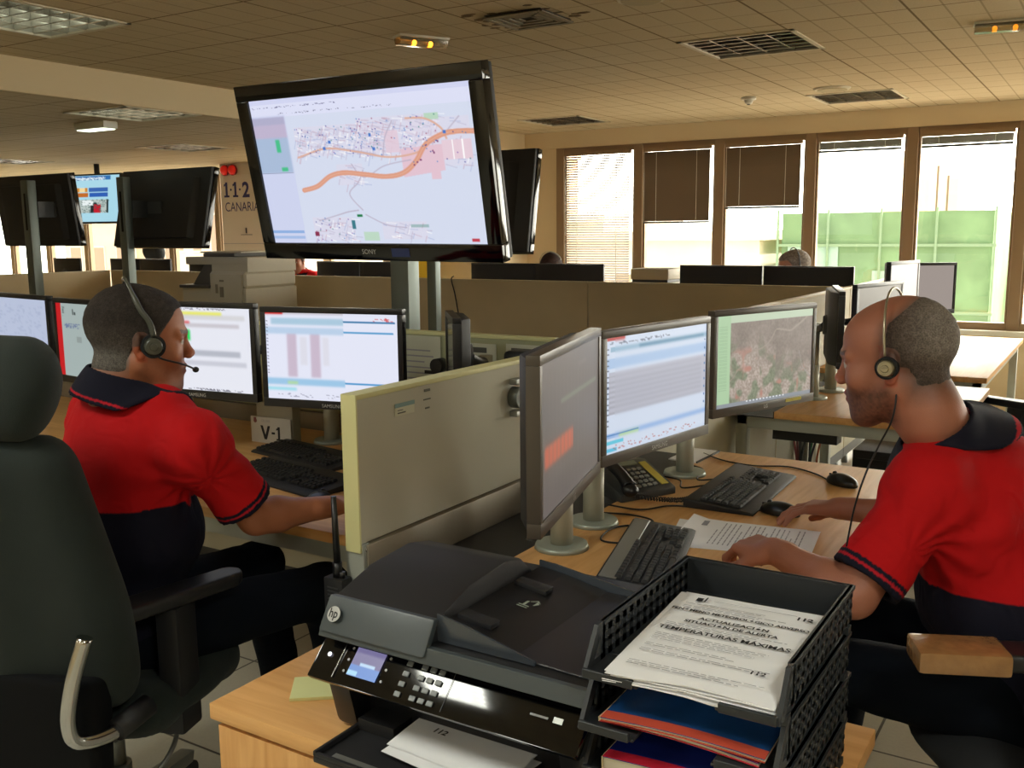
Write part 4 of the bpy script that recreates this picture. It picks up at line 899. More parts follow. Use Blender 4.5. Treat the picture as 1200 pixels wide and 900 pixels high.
    # trousers and shoes
    if not low:
        Q = Sdf(); Q.ell(W0('pelvis')-u*.04, np.array((.18, .145, .12))+.012, Ft, .05)
        for q in ('L', 'R'):
            h_, k_, a_ = W0('hip'+q), W0('kn'+q), W0('an'+q); Q.cap(h_, k_, .092, .066, .04); Q.cap(k_, a_+(k_-a_)*.12, .066, .056, .03)
        Q.post = lambda P, d: d+vnoise(P, .05, 2)*.008+vnoise(P, .02, 7)*.003
        v, fc = Q.mesh(.007); link('trousers', npmesh('trousers', v, fc, True), M_jean, o)
        for q in ('L', 'R'):
            a_ = W0('an'+q); d = nrm(np.append(np.array(J['facing'])[:2], 0)); Z = Sdf(); zb = -lo[2]
            Z.cap((a_[0], a_[1], zb+.045), np.array((a_[0], a_[1], zb+.04))+d*.15, .042, .036, .03); Z.cap(a_, (a_[0], a_[1], zb+.05), .043, .045, .03)
            Z.post = lambda P, dd: np.maximum(dd, zb+.004-P[:, 2]); v, fc = Z.mesh(.006); link('shoe', npmesh('shoe', v, fc, True), mat('black_leather', '0d0d0f', .35), o)
    return o, g, Fh
def D(px, py, d):      # a point seen at a pixel of the 1200x900 frame, d metres deep (used to pose the figures at their place in the room)
    c, s, m = 1141.0, None, cam.matrix_world.to_3x3(); q = m @ Vector(((px-600)/c, -(py-450)/c, -1.0)); return np.array((q.x*d, q.y*d, 1.5+q.z*d))
def hairL(x, y, z):
    yb = np.interp(z, [-.09, -.03, -.005, .0, .03, .055, .078, .095], [-.03, -.028, -.022, .020, .036, .052, .066, .13])
    return np.minimum((yb-y)/.006+.35, (z+.078)/.035)
def colL(x, y, z, v):
    g = np.clip((.05-z)/.08, 0, 1)*.9; n = vnoise(v, .006, 9)*.07; a = np.array((.17, .14, .12)); b = np.array((.50, .48, .45)); c = a+(b-a)*g[:, None]*.75+n[:, None]; return np.clip(c, .03, .9)
def hairR(x, y, z):
    yb = np.interp(z, [-.09, -.03, -.008, .0, .04, .075, .10, .13], [-.032, -.03, -.022, .012, .012, .002, -.03, -.06])
    return np.clip(np.minimum((yb-y)/.03+.4, (z+.085)/.05), -1, 1)
def colR(x, y, z, v):
    g = np.clip((-y-.01)/.08, 0, 1)*np.clip((z+.06)/.08, 0, 1); n = vnoise(v, .006, 9)*.08; a = np.array((.27, .22, .19)); b = np.array((.60, .57, .54)); c = a+(b-a)*g[:, None]*.8+n[:, None]; return np.clip(c, .03, .9)
# ---- left operator
P_ = D(165, 400, 2.28); f_ = np.array((.16, .987, 0)); r_ = np.array((.987, -.16, 0))
J = dict(root=(-1.95, 1.45, 0), gaze=(.52, .85, -.10), facing=(.18, .98, 0), head=P_+np.array((0, 0, 0)), neck=D(152, 462, 2.31), pelvis=(-2.0, 1.40, .60),
    shL=D(122, 489, 2.42), shR=D(226, 520, 2.22), elR=D(300, 606, 2.36), wrR=D(384, 594, 2.48), handR=((.0, .9, -.12), (.15, .05, 1), -1, dict(curl=(.3, .3, .35, .4))),
    elL=(-2.33, 1.66, .80), wrL=(-2.28, 1.93, .775), handL=((.25, .95, -.1), (0, .05, 1), 1, dict(curl=(.35, .35, .4, .4))),
    hipL=(-2.1, 1.46, .56), hipR=(-1.90, 1.43, .56), knL=(-2.05, 1.90, .56), knR=(-1.74, 1.84, .565), anL=(-2.05, 1.98, .1), anR=(-1.72, 1.92, .1), redz=.885, sleeve=.80, build=1.0, collar=.058)
manL, gL, FhL = person('man in red and navy polo shirt with dark cropped hair typing at the left desk', J, (.64, .40, .28), hairL, colL, hs=1.045, hoff=.006, stubble=.25, bell=.02)
JL = J
# ---- right operator
J = dict(root=(-.05, 2.15, 0), gaze=(-.985, .06, -.16), facing=(-.96, .12, 0), head=D(1050, 424, 1.95), neck=D(1114, 520, 2.0), pelvis=(-.03, 2.18, .60),
    shL=D(1090, 575, 1.88), shR=D(1094, 575, 1.88)+np.array((.02, .40, .02)), elL=D(1000, 698, 1.86), wrL=D(908, 646, 2.03), handL=(D(860, 634, 2.13)-D(908, 646, 2.03), (-.15, -.1, 1), -1, dict(curl=(.75, .8, .85, .9), thumb=(.75, .45, -.4), spread=.03)),
    elR=(-.32, 2.46, .81), wrR=D(985, 601, 2.47)+np.array((0, 0, .012)), handR=((-.98, .06, -.12), (0, 0, 1), 1, dict(curl=(.28, .28, .3, .35), thumb=(.7, .6, -.45), spread=.08, tc=.3)),
    hipL=(-.08, 2.07, .56), hipR=(-.06, 2.29, .56), knL=(-.50, 2.03, .57), knR=(-.48, 2.36, .565), anL=(-.56, 2.02, .1), anR=(-.55, 2.38, .1), redz=.80, sleeve=.86, build=1.14, fold=.0055, collar=.078)
manR, gR, FhR = person('balding man in red and navy polo shirt using a mouse at the right desk', J, (.66, .43, .34), hairR, colR, hs=1.06, hoff=.0012, stubble=.75, hth=.8, bell=.035)
JR = J
# ---- people far behind the partitions
def far_person(label, x, y, ztop, gaze, sk, hf, hc, hs=1.0):
    z = ztop-.125*hs; s = lambda a, b, c: (x+a, y+b, z+c); g = nrm(gaze); r = np.cross(g, (0, 0, 1)); p = lambda q, w, e: np.array((x, y, z))+r*q+g*w+np.array((0, 0, e))
    J = dict(root=(x, y, 0), gaze=gaze, facing=(g[0], g[1], 0), head=(x, y, z), neck=p(0, -.05, -.15), pelvis=p(0, -.12, -.66), shL=p(-.19, -.05, -.2), shR=p(.19, -.05, -.2), elL=p(-.22, .05, -.46), elR=p(.22, .05, -.46), wrL=p(-.12, .28, -.46), wrR=p(.12, .28, -.46),
        handL=(g, (0, 0, 1), 1, {}), handR=(g, (0, 0, 1), -1, {}), hipL=p(-.1, -.05, -.7), hipR=p(.1, -.05, -.7), knL=p(-.13, .34, -.68), knR=p(.13, .34, -.68), anL=(p(-.13, .38, 0)[0], p(-.13, .38, 0)[1], .1), anR=(p(.13, .38, 0)[0], p(.13, .38, 0)[1], .1), redz=z-.4)
    return person(label, J, sk, hf, hc, res=.006, hoff=.006, hs=hs)
colG = lambda x, y, z, v: np.clip(np.array((.50, .46, .42))+vnoise(v, .008, 9)[:, None]*.25, .03, .9)
colD = lambda x, y, z, v: np.clip(np.array((.20, .11, .08))+vnoise(v, .008, 9)[:, None]*.12, .02, .9)
hairF = lambda x, y, z: np.maximum(hairL(x, y, z), (z-.062)/.008)
farA = far_person('grey haired person with headset looking over the black monitor backs at the right', -2.07, 7.28, 1.355, (-.75, -.66, -.1), (.66, .46, .36), hairF, colG, 1.14)
farB = far_person('dark haired person with headset behind the black monitor back by the slatted blind', -4.17, 7.34, 1.325, (.2, -.95, -.3), (.62, .42, .33), hairF, colD, 1.14)
farC = far_person('person with dark reddish hair half hidden between copier and large screen', -7.55, 7.75, 1.34, (.3, -.95, -.2), (.6, .4, .32), hairF, colD)
# ---------------------------------------------------------------- headsets (worn on the heads)
def world(o, g, p): q = g(p); return Vector((q[0]+o.location.x, q[1]+o.location.y, q[2]+o.location.z))
def headset(label, o, g, side, r_band, cup_mat, band_mat, mic=True, cr=.028, wide=False, tip=(0, .118, -.058), cy=-.006, by=-.012):
    t = thing('headset', label, 'headset', world(o, g, (side*.088, -.006, .0))); T0 = Vector(t.location); L = lambda p: world(o, g, p)-T0
    n = Vector(L((side*.2, 0, 0))-L((side*.1, 0, 0))).normalized(); c = L((side*.088, cy, -.002))
    pts = [L((side*.092, cy, .02))]+[L((side*.088*math.cos(a), cy+(by-cy)*math.sin(a)**.6, .045+.094*math.sin(a))) for a in np.linspace(.05, PI-.3, 12)]
    B().tube(pts, [r_band*(1.6 if wide and i < 4 else 1) for i in range(len(pts))], 8, 4).build('headband', band_mat, t)
    B().cyl(c-n*.008, c+n*.006, cr, cr, 28).build('ear_cushion', mat('foam_black', '1b1b1c', .9), t)
    B().cyl(c+n*.006, c+n*.016, cr*.82, cr*.62, 28).cyl(c+n*.016, c+n*.019, cr*.35, cr*.3, 20).build('ear_cup', cup_mat, t)
    if mic:
        B().tube([c+n*.012, L((side*.088, .03, -.026)), L((side*.066, .085, -.042)), L((side*.02+tip[0], tip[1], tip[2]))], .0024, 8).build('microphone_boom', M_black, t)
        m = L((side*.02+tip[0], tip[1], tip[2])); B().ell(m, (.008, .008, .007), 12).build('microphone', M_blackm, t)
    return t
headset('dark headset with microphone boom worn by the left operator', manL, gL, 1, .0045, mat('olive_grey_plastic', '4a4b42', .25), mat('olive_grey_plastic'), cr=.027, wide=True, cy=.016, by=-.04)
t = headset('silver banded headset worn by the balding right operator', manR, gR, -1, .0024, mat('satin_silver', 'b0a992', .3, .8), mat('satin_silver'), mic=False, cr=.022)
c0 = Vector(t.location); B().tube([Vector((0, 0, -.02))]+[Vector(tuple(D(*q)))-c0 for q in ((1050, 455, 1.885), (1046, 490, 1.87), (1030, 522, 1.83), (1014, 556, 1.80), (1001, 596, 1.82), (992, 640, 1.84))], .0018, 6).build('headset_cable', M_cable, t)
headset('thin headset on the grey haired person far behind', farA[0], farA[1], -1, .004, M_black, M_black, mic=False)
headset('thin silver headset on the dark haired person far behind', farB[0], farB[1], 1, .004, M_black, mat('satin_silver'), mic=False)
# ================================================================ things on the cabinet
# ---- printer
pt = thing('printer', 'black all-in-one inkjet printer with document feeder on the foreground cabinet', 'printer', (-.78, 1.255, .73))
b = B().prism([(-.145, .012), (.20, .012), (.205, .05), (.205, .140), (-.145, .140)], -.215, .215, 'x'); b.build('body', M_black, pt, bev=.008)
for s in (-1, 1):
    b = B().prism([(-.175, .004), (-.12, .004), (-.12, .10), (-.20, .10)], s*.205-.022, s*.205+.022, 'x'); b.build('front_pillar', M_black, pt, bev=.010)
TP = Matrix.Translation((0, -.2045, .1325)) @ Matrix.Rotation(R(44.5), 4, 'X')
b = B().prism([(-.233, .104), (-.222, .094), (-.14, .094), (-.14, .158), (-.178, .158)], -.233, .233, 'x'); cp = b.build('control_panel', M_gloss, pt, bev=.004)
raster('display', (lambda im: (rct(im, 0, .6, 1, 1, '6a8fd0'), rct(im, .3, .5, .8, .6, 'b8d4f0'), rct(im, 0, .8, .35, .95, 'a8d8f4'), im)[-1])(canvas(30, 20, '77719a')), .055, .044, screen_mat(), cp, TP @ Vector((-.135, .0, .0015)), (R(44.5-90), 0, 0))
b = B().cyl((-.208, 0, .001), (-.208, 0, .002), .0035, n=14, M=TP); b.build('power_button', mat('white_led', 'f0f0ff', .4, emit=1.2), cp)
B().box(-.186, -.1845, -.032, .032, .001, .002, TP).build('silver_line', M_chrome, cp)
kb = None
for i in range(3):
    for x in (-.170, -.098): B().cyl((x, -.018+.018*i, .0008), (x, -.018+.018*i, .0016), .0022, n=10, M=TP).build('touch_mark', mat('mark_grey', 'a8a8ac', .5), cp)
for gx, n in ((-.062, 1), (-.035, 3), ):
    for i in range(n):
        for j in range(4):
            B().box(gx+.0155*i-.0055, gx+.0155*i+.0055, -.028+.0155*j-.004, -.028+.0155*j+.004, .0008, .003, TP).build('key', mat('key_grey', '6b6f70', .4), cp, bev=.001, seg=1)
B().box(.0165, .0172, -.034, .034, .0008, .0012, TP).build('panel_seam', M_dkgrey, cp)
B().box(.150, .178, -.003, .0, .0008, .0012, TP).build('small_marking', mat('print_grey', '7c7c7c', .5), cp); B().box(.186, .200, -.005, .003, .0008, .0014, TP).build('silver_badge', M_alu, cp)
b = B().prism([(-.200, .160), (.20, .160), (.20, .178), (-.185, .178)], -.232, .232, 'x'); b.build('scanner_lid', M_blackm, pt, bev=.003)
B().prism([(-.2045, .158), (-.200, .158), (-.186, .180), (-.196, .180)], -.232, .232, 'x').build('lid_edge_strip', mat('slate_grey', '3d4447', .4), pt, bev=.001, seg=1)
b = B().prism([(-.190, .178), (-.168, .212), (-.08, .238), (.02, .245), (.07, .235), (.105, .205), (.115, .178)], -.228, -.030, 'x'); af = b.build('document_feeder', M_blackm, pt, bev=.006)
b = B().prism([(-.2065, .168), (-.19, .170), (-.164, .214), (-.177, .216)], -.230, -.028, 'x'); fp = b.build('feeder_front', mat('slate_grey'), pt, bev=.004)
TF = Matrix.Translation((-.205, -.1945, .194)) @ Matrix.Rotation(R(58), 4, 'X')
b = B().cyl((0, 0, .0015), (0, 0, .003), .012, n=28, M=TF); b.build('logo_disc', mat('logo_silver'), fp); B().text('hp', .019, TF @ Matrix.Translation((0, -.005, .0034)), 'CENTER', sx=.9, fat=.0004).build('logo_letters', M_black, fp)
b = B().prism([(-.030, .180), (-.030, .222), (.02, .213), (.135, .186), (.135, .180)], -.168, -.164, 'y'); b.build('smoked_guide_front', mat('smoked_plastic', '3a4048', .12, spec=.8), pt)
b = B().prism([(-.030, .180), (-.030, .215), (.0, .213), (.20, .184), (.20, .180)], .128, .132, 'y'); b.build('smoked_guide_rear', mat('smoked_plastic'), pt)
b = B().prism([(-.028, .178), (-.028, .206), (.02, .200), (.10, .184), (.22, .180), (.22, .178)], -.163, .127, 'y'); tr = b.build('feeder_tray', M_black, pt, bev=.001, seg=1)
TT = Matrix.Translation((.01, -.02, .2015)) @ Matrix.Rotation(R(7), 4, 'Y')
for y in (-.10, .06): B().box(-.030, .03, y-.012, y+.012, -.001, .008, TT).build('paper_guide', M_blackm, tr, bev=.002)
b = B().box(.055, .16, -.05, .10, -.0165, -.0145, TT); b.build('tray_recess', M_blackm, tr)
b = B().text('↑', .03, TT @ Matrix.Translation((.02, .0, .0005))).box(.012, .03, -.012, -.010, .0, .0006, TT).box(.012, .03, -.006, -.004, .0, .0006, TT).box(.018, .022, -.004, .012, 0, .0006, TT); b.build('embossed_mark', mat('mark_green_grey', '8f9a8e', .5), tr)
# output tray
b = B().box(-.175, .20, -.285, -.10, .004, .013).box(-.175, .20, -.285, -.279, .013, .02).box(-.175, -.169, -.285, -.12, .013, .022).box(.194, .20, -.285, -.12, .013, .022).box(-.17, -.10, -.19, -.14, .013, .032)
b.build('output_tray', M_blackm, pt, bev=.002); B().box(-.15, .02, -.272, -.262, .013, .0145).build('tray_strip', M_alu, pt)
B().box(-.18, .18, -.143, -.140, .030, .074).build('output_slot', mat('slot_black', '070707', .9), pt)
for k, (x, y, z, a, l) in enumerate(((.035, -.165, .022, -6, 'lower white printed sheet lying in the printer tray'), (.03, -.145, .036, -3, 'upper white sheet coming out of the printer, headed 112'))):
    s = thing('printed_sheet', l, 'paper', (-.79+x, 1.26+y, .73+z), R(a), 'sheets in the printer output')
    vs = []; n = 9
    for i in range(n):
        for j in (0, 1): vs.append((-.105+.21*j, -.085+.17*i/(n-1), .004*math.sin(i/(n-1)*3)-.010*(1-i/(n-1))*k*1.0))
    B().raw(vs, [(2*i, 2*i+1, 2*i+3, 2*i+2) for i in range(n-1)], smooth=True)
    bb = B(); bb.raw(vs, [(2*i, 2*i+1, 2*i+3, 2*i+2) for i in range(n-1)], smooth=True); bb.raw([(x, y, z-.0006) for x, y, z in vs], [(2*i, 2*i+2, 2*i+3, 2*i+1) for i in range(n-1)], smooth=True)
    bb.build('sheet', M_paper, s, smooth=True)
    if k: B().text('112', .017, Matrix.Translation((-.06, -.035, .0015)), fat=.0005).build('heading', M_ink, s)
# ---- letter trays
M_tray = mat('charcoal_tray', '26292c', .45)
def tray(z, dy, label):
    t = thing('letter_tray', label, 'letter tray', (-.42, 1.205+dy, z), group='stacked charcoal letter trays'); w, y0, y1, h = .125, -.172, .18, .056
    b = B().prism([(-w, -.10), (-w+.075, y0), (-w+.075, y0+.0), (-w, y0)], 0, .004, 'z'); b = B()
    b.box(-w, w, -.10, y1, 0, .004).box(-w, -w+.075, y0, -.10, 0, .004).box(w-.075, w, y0, -.10, 0, .004).box(-w, -w+.07, y0-.004, y0+.002, 0, .012).box(w-.07, w, y0-.004, y0+.002, 0, .012)
    b.build('tray_floor', M_tray, t, bev=.001, seg=1)
    B().box(-w, w, y1-.004, y1, .0, h).box(-w-.002, w+.002, y1-.006, y1+.002, h-.004, h).build('tray_back', M_tray, t)
    for s in (-1, 1):
        a, c = s*w-.002, s*w+.002; b = B()
        for zz in ((.004, .014), (.023, .029), (.038, h)): b.box(a, c, -.12, y1, *zz)
        for k in range(14): yy = -.12+(y1+.11)*k/13.0; b.box(a, c, yy-.006, yy+.006, .004, h-.002)
        b.box(a-.003, c+.003, -.12, y1, h-.005, h)
        b.prism([(-.172, 0), (-.155, 0), (-.12, h-.004), (-.12, h), (-.135, h)], a-.001, c+.001, 'x').prism([(-.12, 0), (-.12, h), (-.112, h), (-.112, 0)], a, c, 'x')
        b.box(a, c, -.155, -.12, 0, .012); b.build('tray_side', M_tray, t)
    for sx in (-1, 1):
        for yy in (-.14, y1-.02): B().box(sx*w-.004, sx*w+.004, yy-.008, yy+.008, -.010, .001).build('stacking_foot', M_tray, t)
    return t
TZ = [.742, .808, .874, .940]
for i, l in enumerate(('bottom charcoal letter tray resting on the cabinet', 'second charcoal letter tray from the bottom of the stack', 'third charcoal letter tray, right under the top one', 'top charcoal letter tray holding the white notices')): tray(TZ[i], (-.004, .006, -.004, .006)[i], l)
# paper pile in the top tray
t = thing('document_pile', 'pile of white weather alert notices lying in the top letter tray', 'papers', (-.415, 1.190, TZ[3]+.0075), R(2.5))
b = B()
random.seed(4)
for k in range(11):
    ox, oy, a = random.uniform(-.003, .003), random.uniform(-.004, .004), R(random.uniform(-1.2, 1.2)); M = Matrix.Translation((ox, oy, .0013*k)) @ Matrix.Rotation(a, 4, 'Z'); n = 8; vs = []
    for i in range(n+1):
        yy = -.1485+.297*i/n
        for j in range(7): xx = -.105+.21*j/6; vs.append((xx, yy, .0016*math.sin(j*1.1+k)*max(0, 1-i/3)+.0005-(.004*max(0, 1-i/2.0)*(abs(j-3)/3.)) ))
    F = [(i*7+j, i*7+j+1, (i+1)*7+j+1, (i+1)*7+j) for i in range(n) for j in range(6)]
    b.raw(vs, F, M, True); b.raw([(x, y, z-.0009) for x, y, z in vs], [f[::-1] for f in F], M, True)
    ring = [j for j in range(7)]; b.raw([vs[j] for j in ring]+[(vs[j][0], vs[j][1], vs[j][2]-.0009) for j in ring], [(j, 7+j, 8+j, j+1) for j in range(6)], M)
b.build('sheets', M_paper, t)
MTp = lambda x, y: Matrix.Translation((x, y, .0165))
b = B()
for s, x, y, sz in (('FENÓMENO METEOROLÓGICO ADVERSO', 0, .070, .0105), ('ACTUALIZACIÓN', .0, .046, .0125), ('SITUACIÓN DE ALERTA', .0, .030, .0125), ('TEMPERATURAS MÁXIMAS', .0, -.004, .0155)): b.text(s, sz, MTp(x, y), 'CENTER', sx=.98, fat=.0004)
b.text('112', .016, MTp(.082, .107), 'CENTER', fat=.0006).text('112', .014, MTp(.07, -.088), 'CENTER', fat=.0004); b.box(-.075, -.066, .112, .124, .0164, .0166).box(-.063, -.061, .112, .130, .0164, .0166)
b.build('headline_print', M_ink, t)
b = B()
for y in [.019, .014, .009, -.022, -.027, -.032, -.037, -.042, -.060, -.065, -.078, -.083, -.118, -.123, -.128, .088, .083, .098]:
    x = -.085
    x1 = random.uniform(.02, .09) if y < .1 else .05
    while x < x1: l = random.uniform(.006, .018); b.box(x, min(x+l, x1), y, y+.0014, .0164, .0166); x += l+.003
b.box(-.05, .07, .120, .1207, .0164, .0166).box(-.06, .03, .102, .1028, .0164, .0166)
b.build('small_print', M_inkg, t)
# magazines in the lower trays
def booklet(z, dy, th, label, rz=0., c1='1c3f86', c2='c2303c'):
    t = thing('booklet', label, 'booklet', (-.42, 1.19+dy, z), rz, 'glossy booklets in the letter trays'); n = 12
    def prof(x): return .006*math.sin((x+.105)/.21*PI)*.7
    def layer(z0, z1, y0, y1, m, name):
        vs = []
        for i in range(n+1):
            x = -.105+.21*i/n; q = prof(x)
            vs += [(x, y0, z0+q), (x, y1, z0+q), (x, y1, z1+q), (x, y0, z1+q)]
        F = [(0, 1, 2, 3), tuple(4*n+k for k in (3, 2, 1, 0))]
        for i in range(n):
            for k in range(4): F.append((4*i+k, 4*i+4+k, 4*i+4+(k+1) % 4, 4*i+(k+1) % 4))
        B().raw(vs, F) if 0 else None
        bb = B(); bb.raw(vs, F); return bb.build(name, m, t)
    layer(.001, th, -.140, .14, mat('page_edges', 'd8cfb4', .8), 'pages'); layer(0, .001, -.142, .142, mat('cover_'+c2, c2, .25), 'back_cover')
    layer(th, th+.001, -.142, .142, mat('cover_'+c1, c1, .22, var=.35, vscale=9), 'front_cover'); layer(th+.001, th+.0014, -.142, -.122, mat('cover_'+c2), 'cover_stripe')
    bb = B(); bb.box(-.106, -.1045, -.142, .142, .0, th+.001); bb.build('spine', mat('cover_edge_cream', 'd9c69a', .5), t)
booklet(TZ[2]+.0045, .0, .005, 'worn blue booklet with a red edge, lower one of the third tray', R(-1)); booklet(TZ[2]+.0125, -.006, .004, 'curling blue booklet with an orange red edge, on top in the third tray', R(2), '1f4f8c', 'c4503c')
booklet(TZ[1]+.0045, .004, .018, 'thick blue booklet with red lower border in the second tray', R(1), '1d2f86', 'c8283c'); booklet(TZ[0]+.0045, .004, .014, 'dark blue booklet in the bottom tray', R(0), '24306a', 'a82838')
# post-it pad and walkie-talkie
t = thing('sticky_note_pad', 'pale yellow sticky note pad on the cabinet corner beside the printer', 'note pad', (-1.118, 1.150, .73), R(38)); B().box(-.040, .040, -.040, .040, 0, .006).build('notes', mat('pale_yellow_paper', 'd9dc9e', .7), t, bev=.0005, seg=1); B().box(-.0402, .0402, .028, .0402, 0, .0055).build('glued_edge', mat('pale_yellow_edge', 'c9cc90', .7), t)
t = thing('walkie_talkie', 'black two way radio with long antenna hung at the near end of the cream partition', 'radio', (-1.478, 1.606, .612), R(0))
B().box(-.028, .028, -.018, .018, 0, .11).build('radio_body', M_blackm, t, bev=.004); B().cyl((-.0, 0, .11), (-.0, 0, .145), .011).cyl((-.0, 0, .145), (-.004, 0, .30), .0085, .0065).build('antenna', M_black, t); B().cyl((.014, 0, .11), (.014, 0, .124), .007).build('volume_knob', M_black, t)
for q in range(4): B().box(-.016, .016, -.0192, -.018, .06+.009*q, .063+.009*q).build('speaker_slot', M_dkgrey, t)

# ================================================================ keyboards, mice, phone, papers, cables
def keyboard(label, x, y, z, rz, base_m, key_m, w=.46, d=.165, strip=None, rot=None):
    t = thing('keyboard', label, 'keyboard', (x, y, z), rz, 'computer keyboards'); T = Matrix.Rotation(R(5), 4, 'X')
    b = B().prism([(-d/2, 0), (d/2, 0), (d/2, .024), (d/2-.012, .026), (-d/2+.01, .010), (-d/2, .006)], -w/2, w/2, 'x'); b.build('keyboard_base', base_m, t, bev=.004)
    if strip: B().box(-w/2+.004, w/2-.004, d*.22, d/2-.006, -.001, .0015, Matrix.Translation((0, 0, .0195)) @ Matrix.Rotation(R(6), 4, 'X')).build('top_strip', strip, t, bev=.001, seg=1)
    me = {}
    def key(cx, cy, kw):
        kw = round(kw, 3)
        zz = .0115+(cy+d/2)*.093
        if kw not in me:
            bb = B(); h = .0078; bb.raw([(-kw/2, -h, 0), (kw/2, -h, 0), (kw/2, h, 0), (-kw/2, h, 0), (-kw/2+.002, -h+.0018, .007), (kw/2-.002, -h+.0018, .007), (kw/2-.002, h-.003, .007), (-kw/2+.002, h-.003, .007)], [(0, 3, 2, 1), (4, 5, 6, 7), (0, 1, 5, 4), (1, 2, 6, 5), (2, 3, 7, 6), (3, 0, 4, 7)])
            o = bb.build('key', key_m, t); me[kw] = o
        else: o = me[kw].copy(); COL.objects.link(o); o.parent = t
        o.location = (cx, cy, zz); o.rotation_euler = (R(5.3), 0, 0)
    p = .0183*(w/.46); y0 = -d/2+.022+(d-.165)*.7
    rows = [(0, [1.4, 1.3, 1.3, 5.6, 1.3, 1.3, 1.4]), (1, [2.2]+[1]*10+[2.4]), (2, [1.7]+[1]*11+[1.9]), (3, [1.4]+[1]*12+[1.2]), (4, [1]*13+[1.6]), (5.3, [1]*13)]
    for ry, ws in rows:
        cx = -w/2+.012
        for q in ws: key(cx+q*p/2, y0+ry*p*(1 if ry < 5 else .99), q*p-.0016); cx += q*p*(14.6/sum(ws) if ry > 5 else 1)
    cx = -w/2+.012+14.95*p
    for ry, n in ((0, 3), (3, 3), (4, 3)):
        for i in range(n): key(cx+(i+.5)*p, y0+ry*p, p-.0016)
    key(cx+1.5*p, y0+p, p-.0016)
    cx += 3.3*p
    for ry in range(5):
        for i in range(4): key(cx+(i+.5)*p, y0+ry*p, p-.0016)
    return t
M_key = mat('black_keys', '161618', .6); M_kbs = mat('silver_grey_keyboard', '7d807f', .4, .4)
keyboard('silver trimmed black keyboard pushed behind the paper trays', -.905, 2.065, DT, R(104.5), M_blackm, M_key, strip=M_kbs)
keyboard('wide black keyboard in front of the aerial photo monitor', -.91, 2.755, DT, R(92), M_blackm, M_key, w=.48, d=.20)
keyboard('black keyboard the left operator is typing on', -2.19, 2.185, DT, R(-10), M_blackm, M_key, w=.48, d=.20)
keyboard('second black keyboard pushed under the left monitors', -2.36, 2.44, DT, R(-10), M_blackm, M_key)
def mouse(label, x, y, rz, m):
    t = thing('computer_mouse', label, 'mouse', (x, y, DT), rz, 'black computer mice'); S = Sdf(); S.ell((0, 0, .008), (.031, .057, .028), None, 0); S.post = lambda P, d: np.maximum(d, -P[:, 2]+.001); v, f = S.mesh(.003); link('shell', npmesh('shell', v, f, True), m, t)
    B().box(-.0006, .0006, .012, .052, .020, .0275).build('button_split', M_dkgrey, t); B().cyl((-.004, .030, .0315), (.004, .030, .0315), .006, n=14).build('scroll_wheel', M_dkgrey, t)
M_mouse = mat('satin_black', '141416', .28)
mouse('black mouse under the right operator\'s hand', -.745, 2.578, R(85), M_mouse); mouse('spare black mouse beyond the keyboard on the right desk', -.675, 2.98, R(60), M_mouse); mouse('dark blue mouse in front of the left operator\'s keyboard', -1.925, 2.02, R(15), mat('navy_satin', '1c2238', .3))
# papers on the right desk
for k, (dx, rz, l) in enumerate(((0, 8, 'printed letter under the right operator\'s left hand'), (-.02, 14, 'sheet beneath the printed letter on the right desk'))):
    t = thing('letter_sheet', l, 'paper', (-.755+dx, 2.335+dx*.6, DT+.0014-.001*k), R(rz), 'letters on the right desk')
    n = 8; vs = []
    for i in range(n+1):
        for j in range(4): xx = -.165+.33*i/n; vs.append((xx, -.115+.23*j/3, .012*max(0, (-xx-.10)/.065)**2*(1 if k == 0 else .2)))
    F = [(i*4+j, (i+1)*4+j, (i+1)*4+j+1, i*4+j+1) for i in range(n) for j in range(3)]; bb = B(); bb.raw(vs, F, None, True); bb.raw([(a, c, e-.0005) for a, c, e in vs], [f[::-1] for f in F], None, True); bb.build('sheet', M_paper, t, smooth=True)
    if not k:
        bb = B()
        for q in range(18):
            xx = -.085+.0125*q; y = -.09
            while y < (.09 if q % 5 else .02): l = random.uniform(.01, .03); bb.box(xx, xx+.0028, y, min(y+l, .095), .0004, .0008); y += l+.005
        bb.box(-.13, -.115, .05, .09, .003, .0034); bb.build('print', M_inkg, t)
# desk telephone
t = thing('desk_phone', 'dark desk telephone with yellow label strip below the middle monitor', 'telephone', (-1.20, 2.59, DT), R(62))
b = B().prism([(-.09, 0), (.09, 0), (.09, .075), (.06, .078), (-.09, .022)], -.10, .10, 'x'); b.build('phone_base', mat('charcoal_phone', '3c3d3c', .45), t, bev=.005)
TQ = Matrix.Translation((0, -.015, .0515)) @ Matrix.Rotation(R(20.5), 4, 'X')
for i in range(4):
    for j in range(5): B().box(-.02+.020*i-.0065, -.02+.020*i+.0065, -.055+.021*j-.006, -.055+.021*j+.006, 0, .005, TQ).build('phone_key', mat('phone_key', '8b8c86', .5), t, bev=.001, seg=1)
B().box(.060, .085, -.062, .06, .0005, .003, TQ).build('label_strip', mat('label_yellow', 'c9b653', .6), t); B().box(-.02, .05, .052, .072, .0005, .004, TQ).build('phone_display', mat('lcd_grey', '7e8878', .3), t)
b = B().tube([(-.07, -.085, .045), (-.07, -.04, .075), (-.07, .03, .098), (-.07, .085, .098)], [.021, .017, .017, .022], 12); b.ell((-.07, -.09, .035), (.025, .028, .02)).ell((-.07, .088, .085), (.025, .028, .02)); b.build('handset', M_black, t)
pts = []
for k in range(150):
    a = k/150; bx = Vector((-.07, -.11, .02)).lerp(Vector((.10, -.17, .012)), a)+Vector((.0, -.055*math.sin(a*PI), 0)); pts.append(bx+Vector((0, .0065*math.cos(k*1.35), .0065*math.sin(k*1.35)+.002)))
B().tube(pts, .0019, 5, 1).build('coiled_cord', M_cable, t)
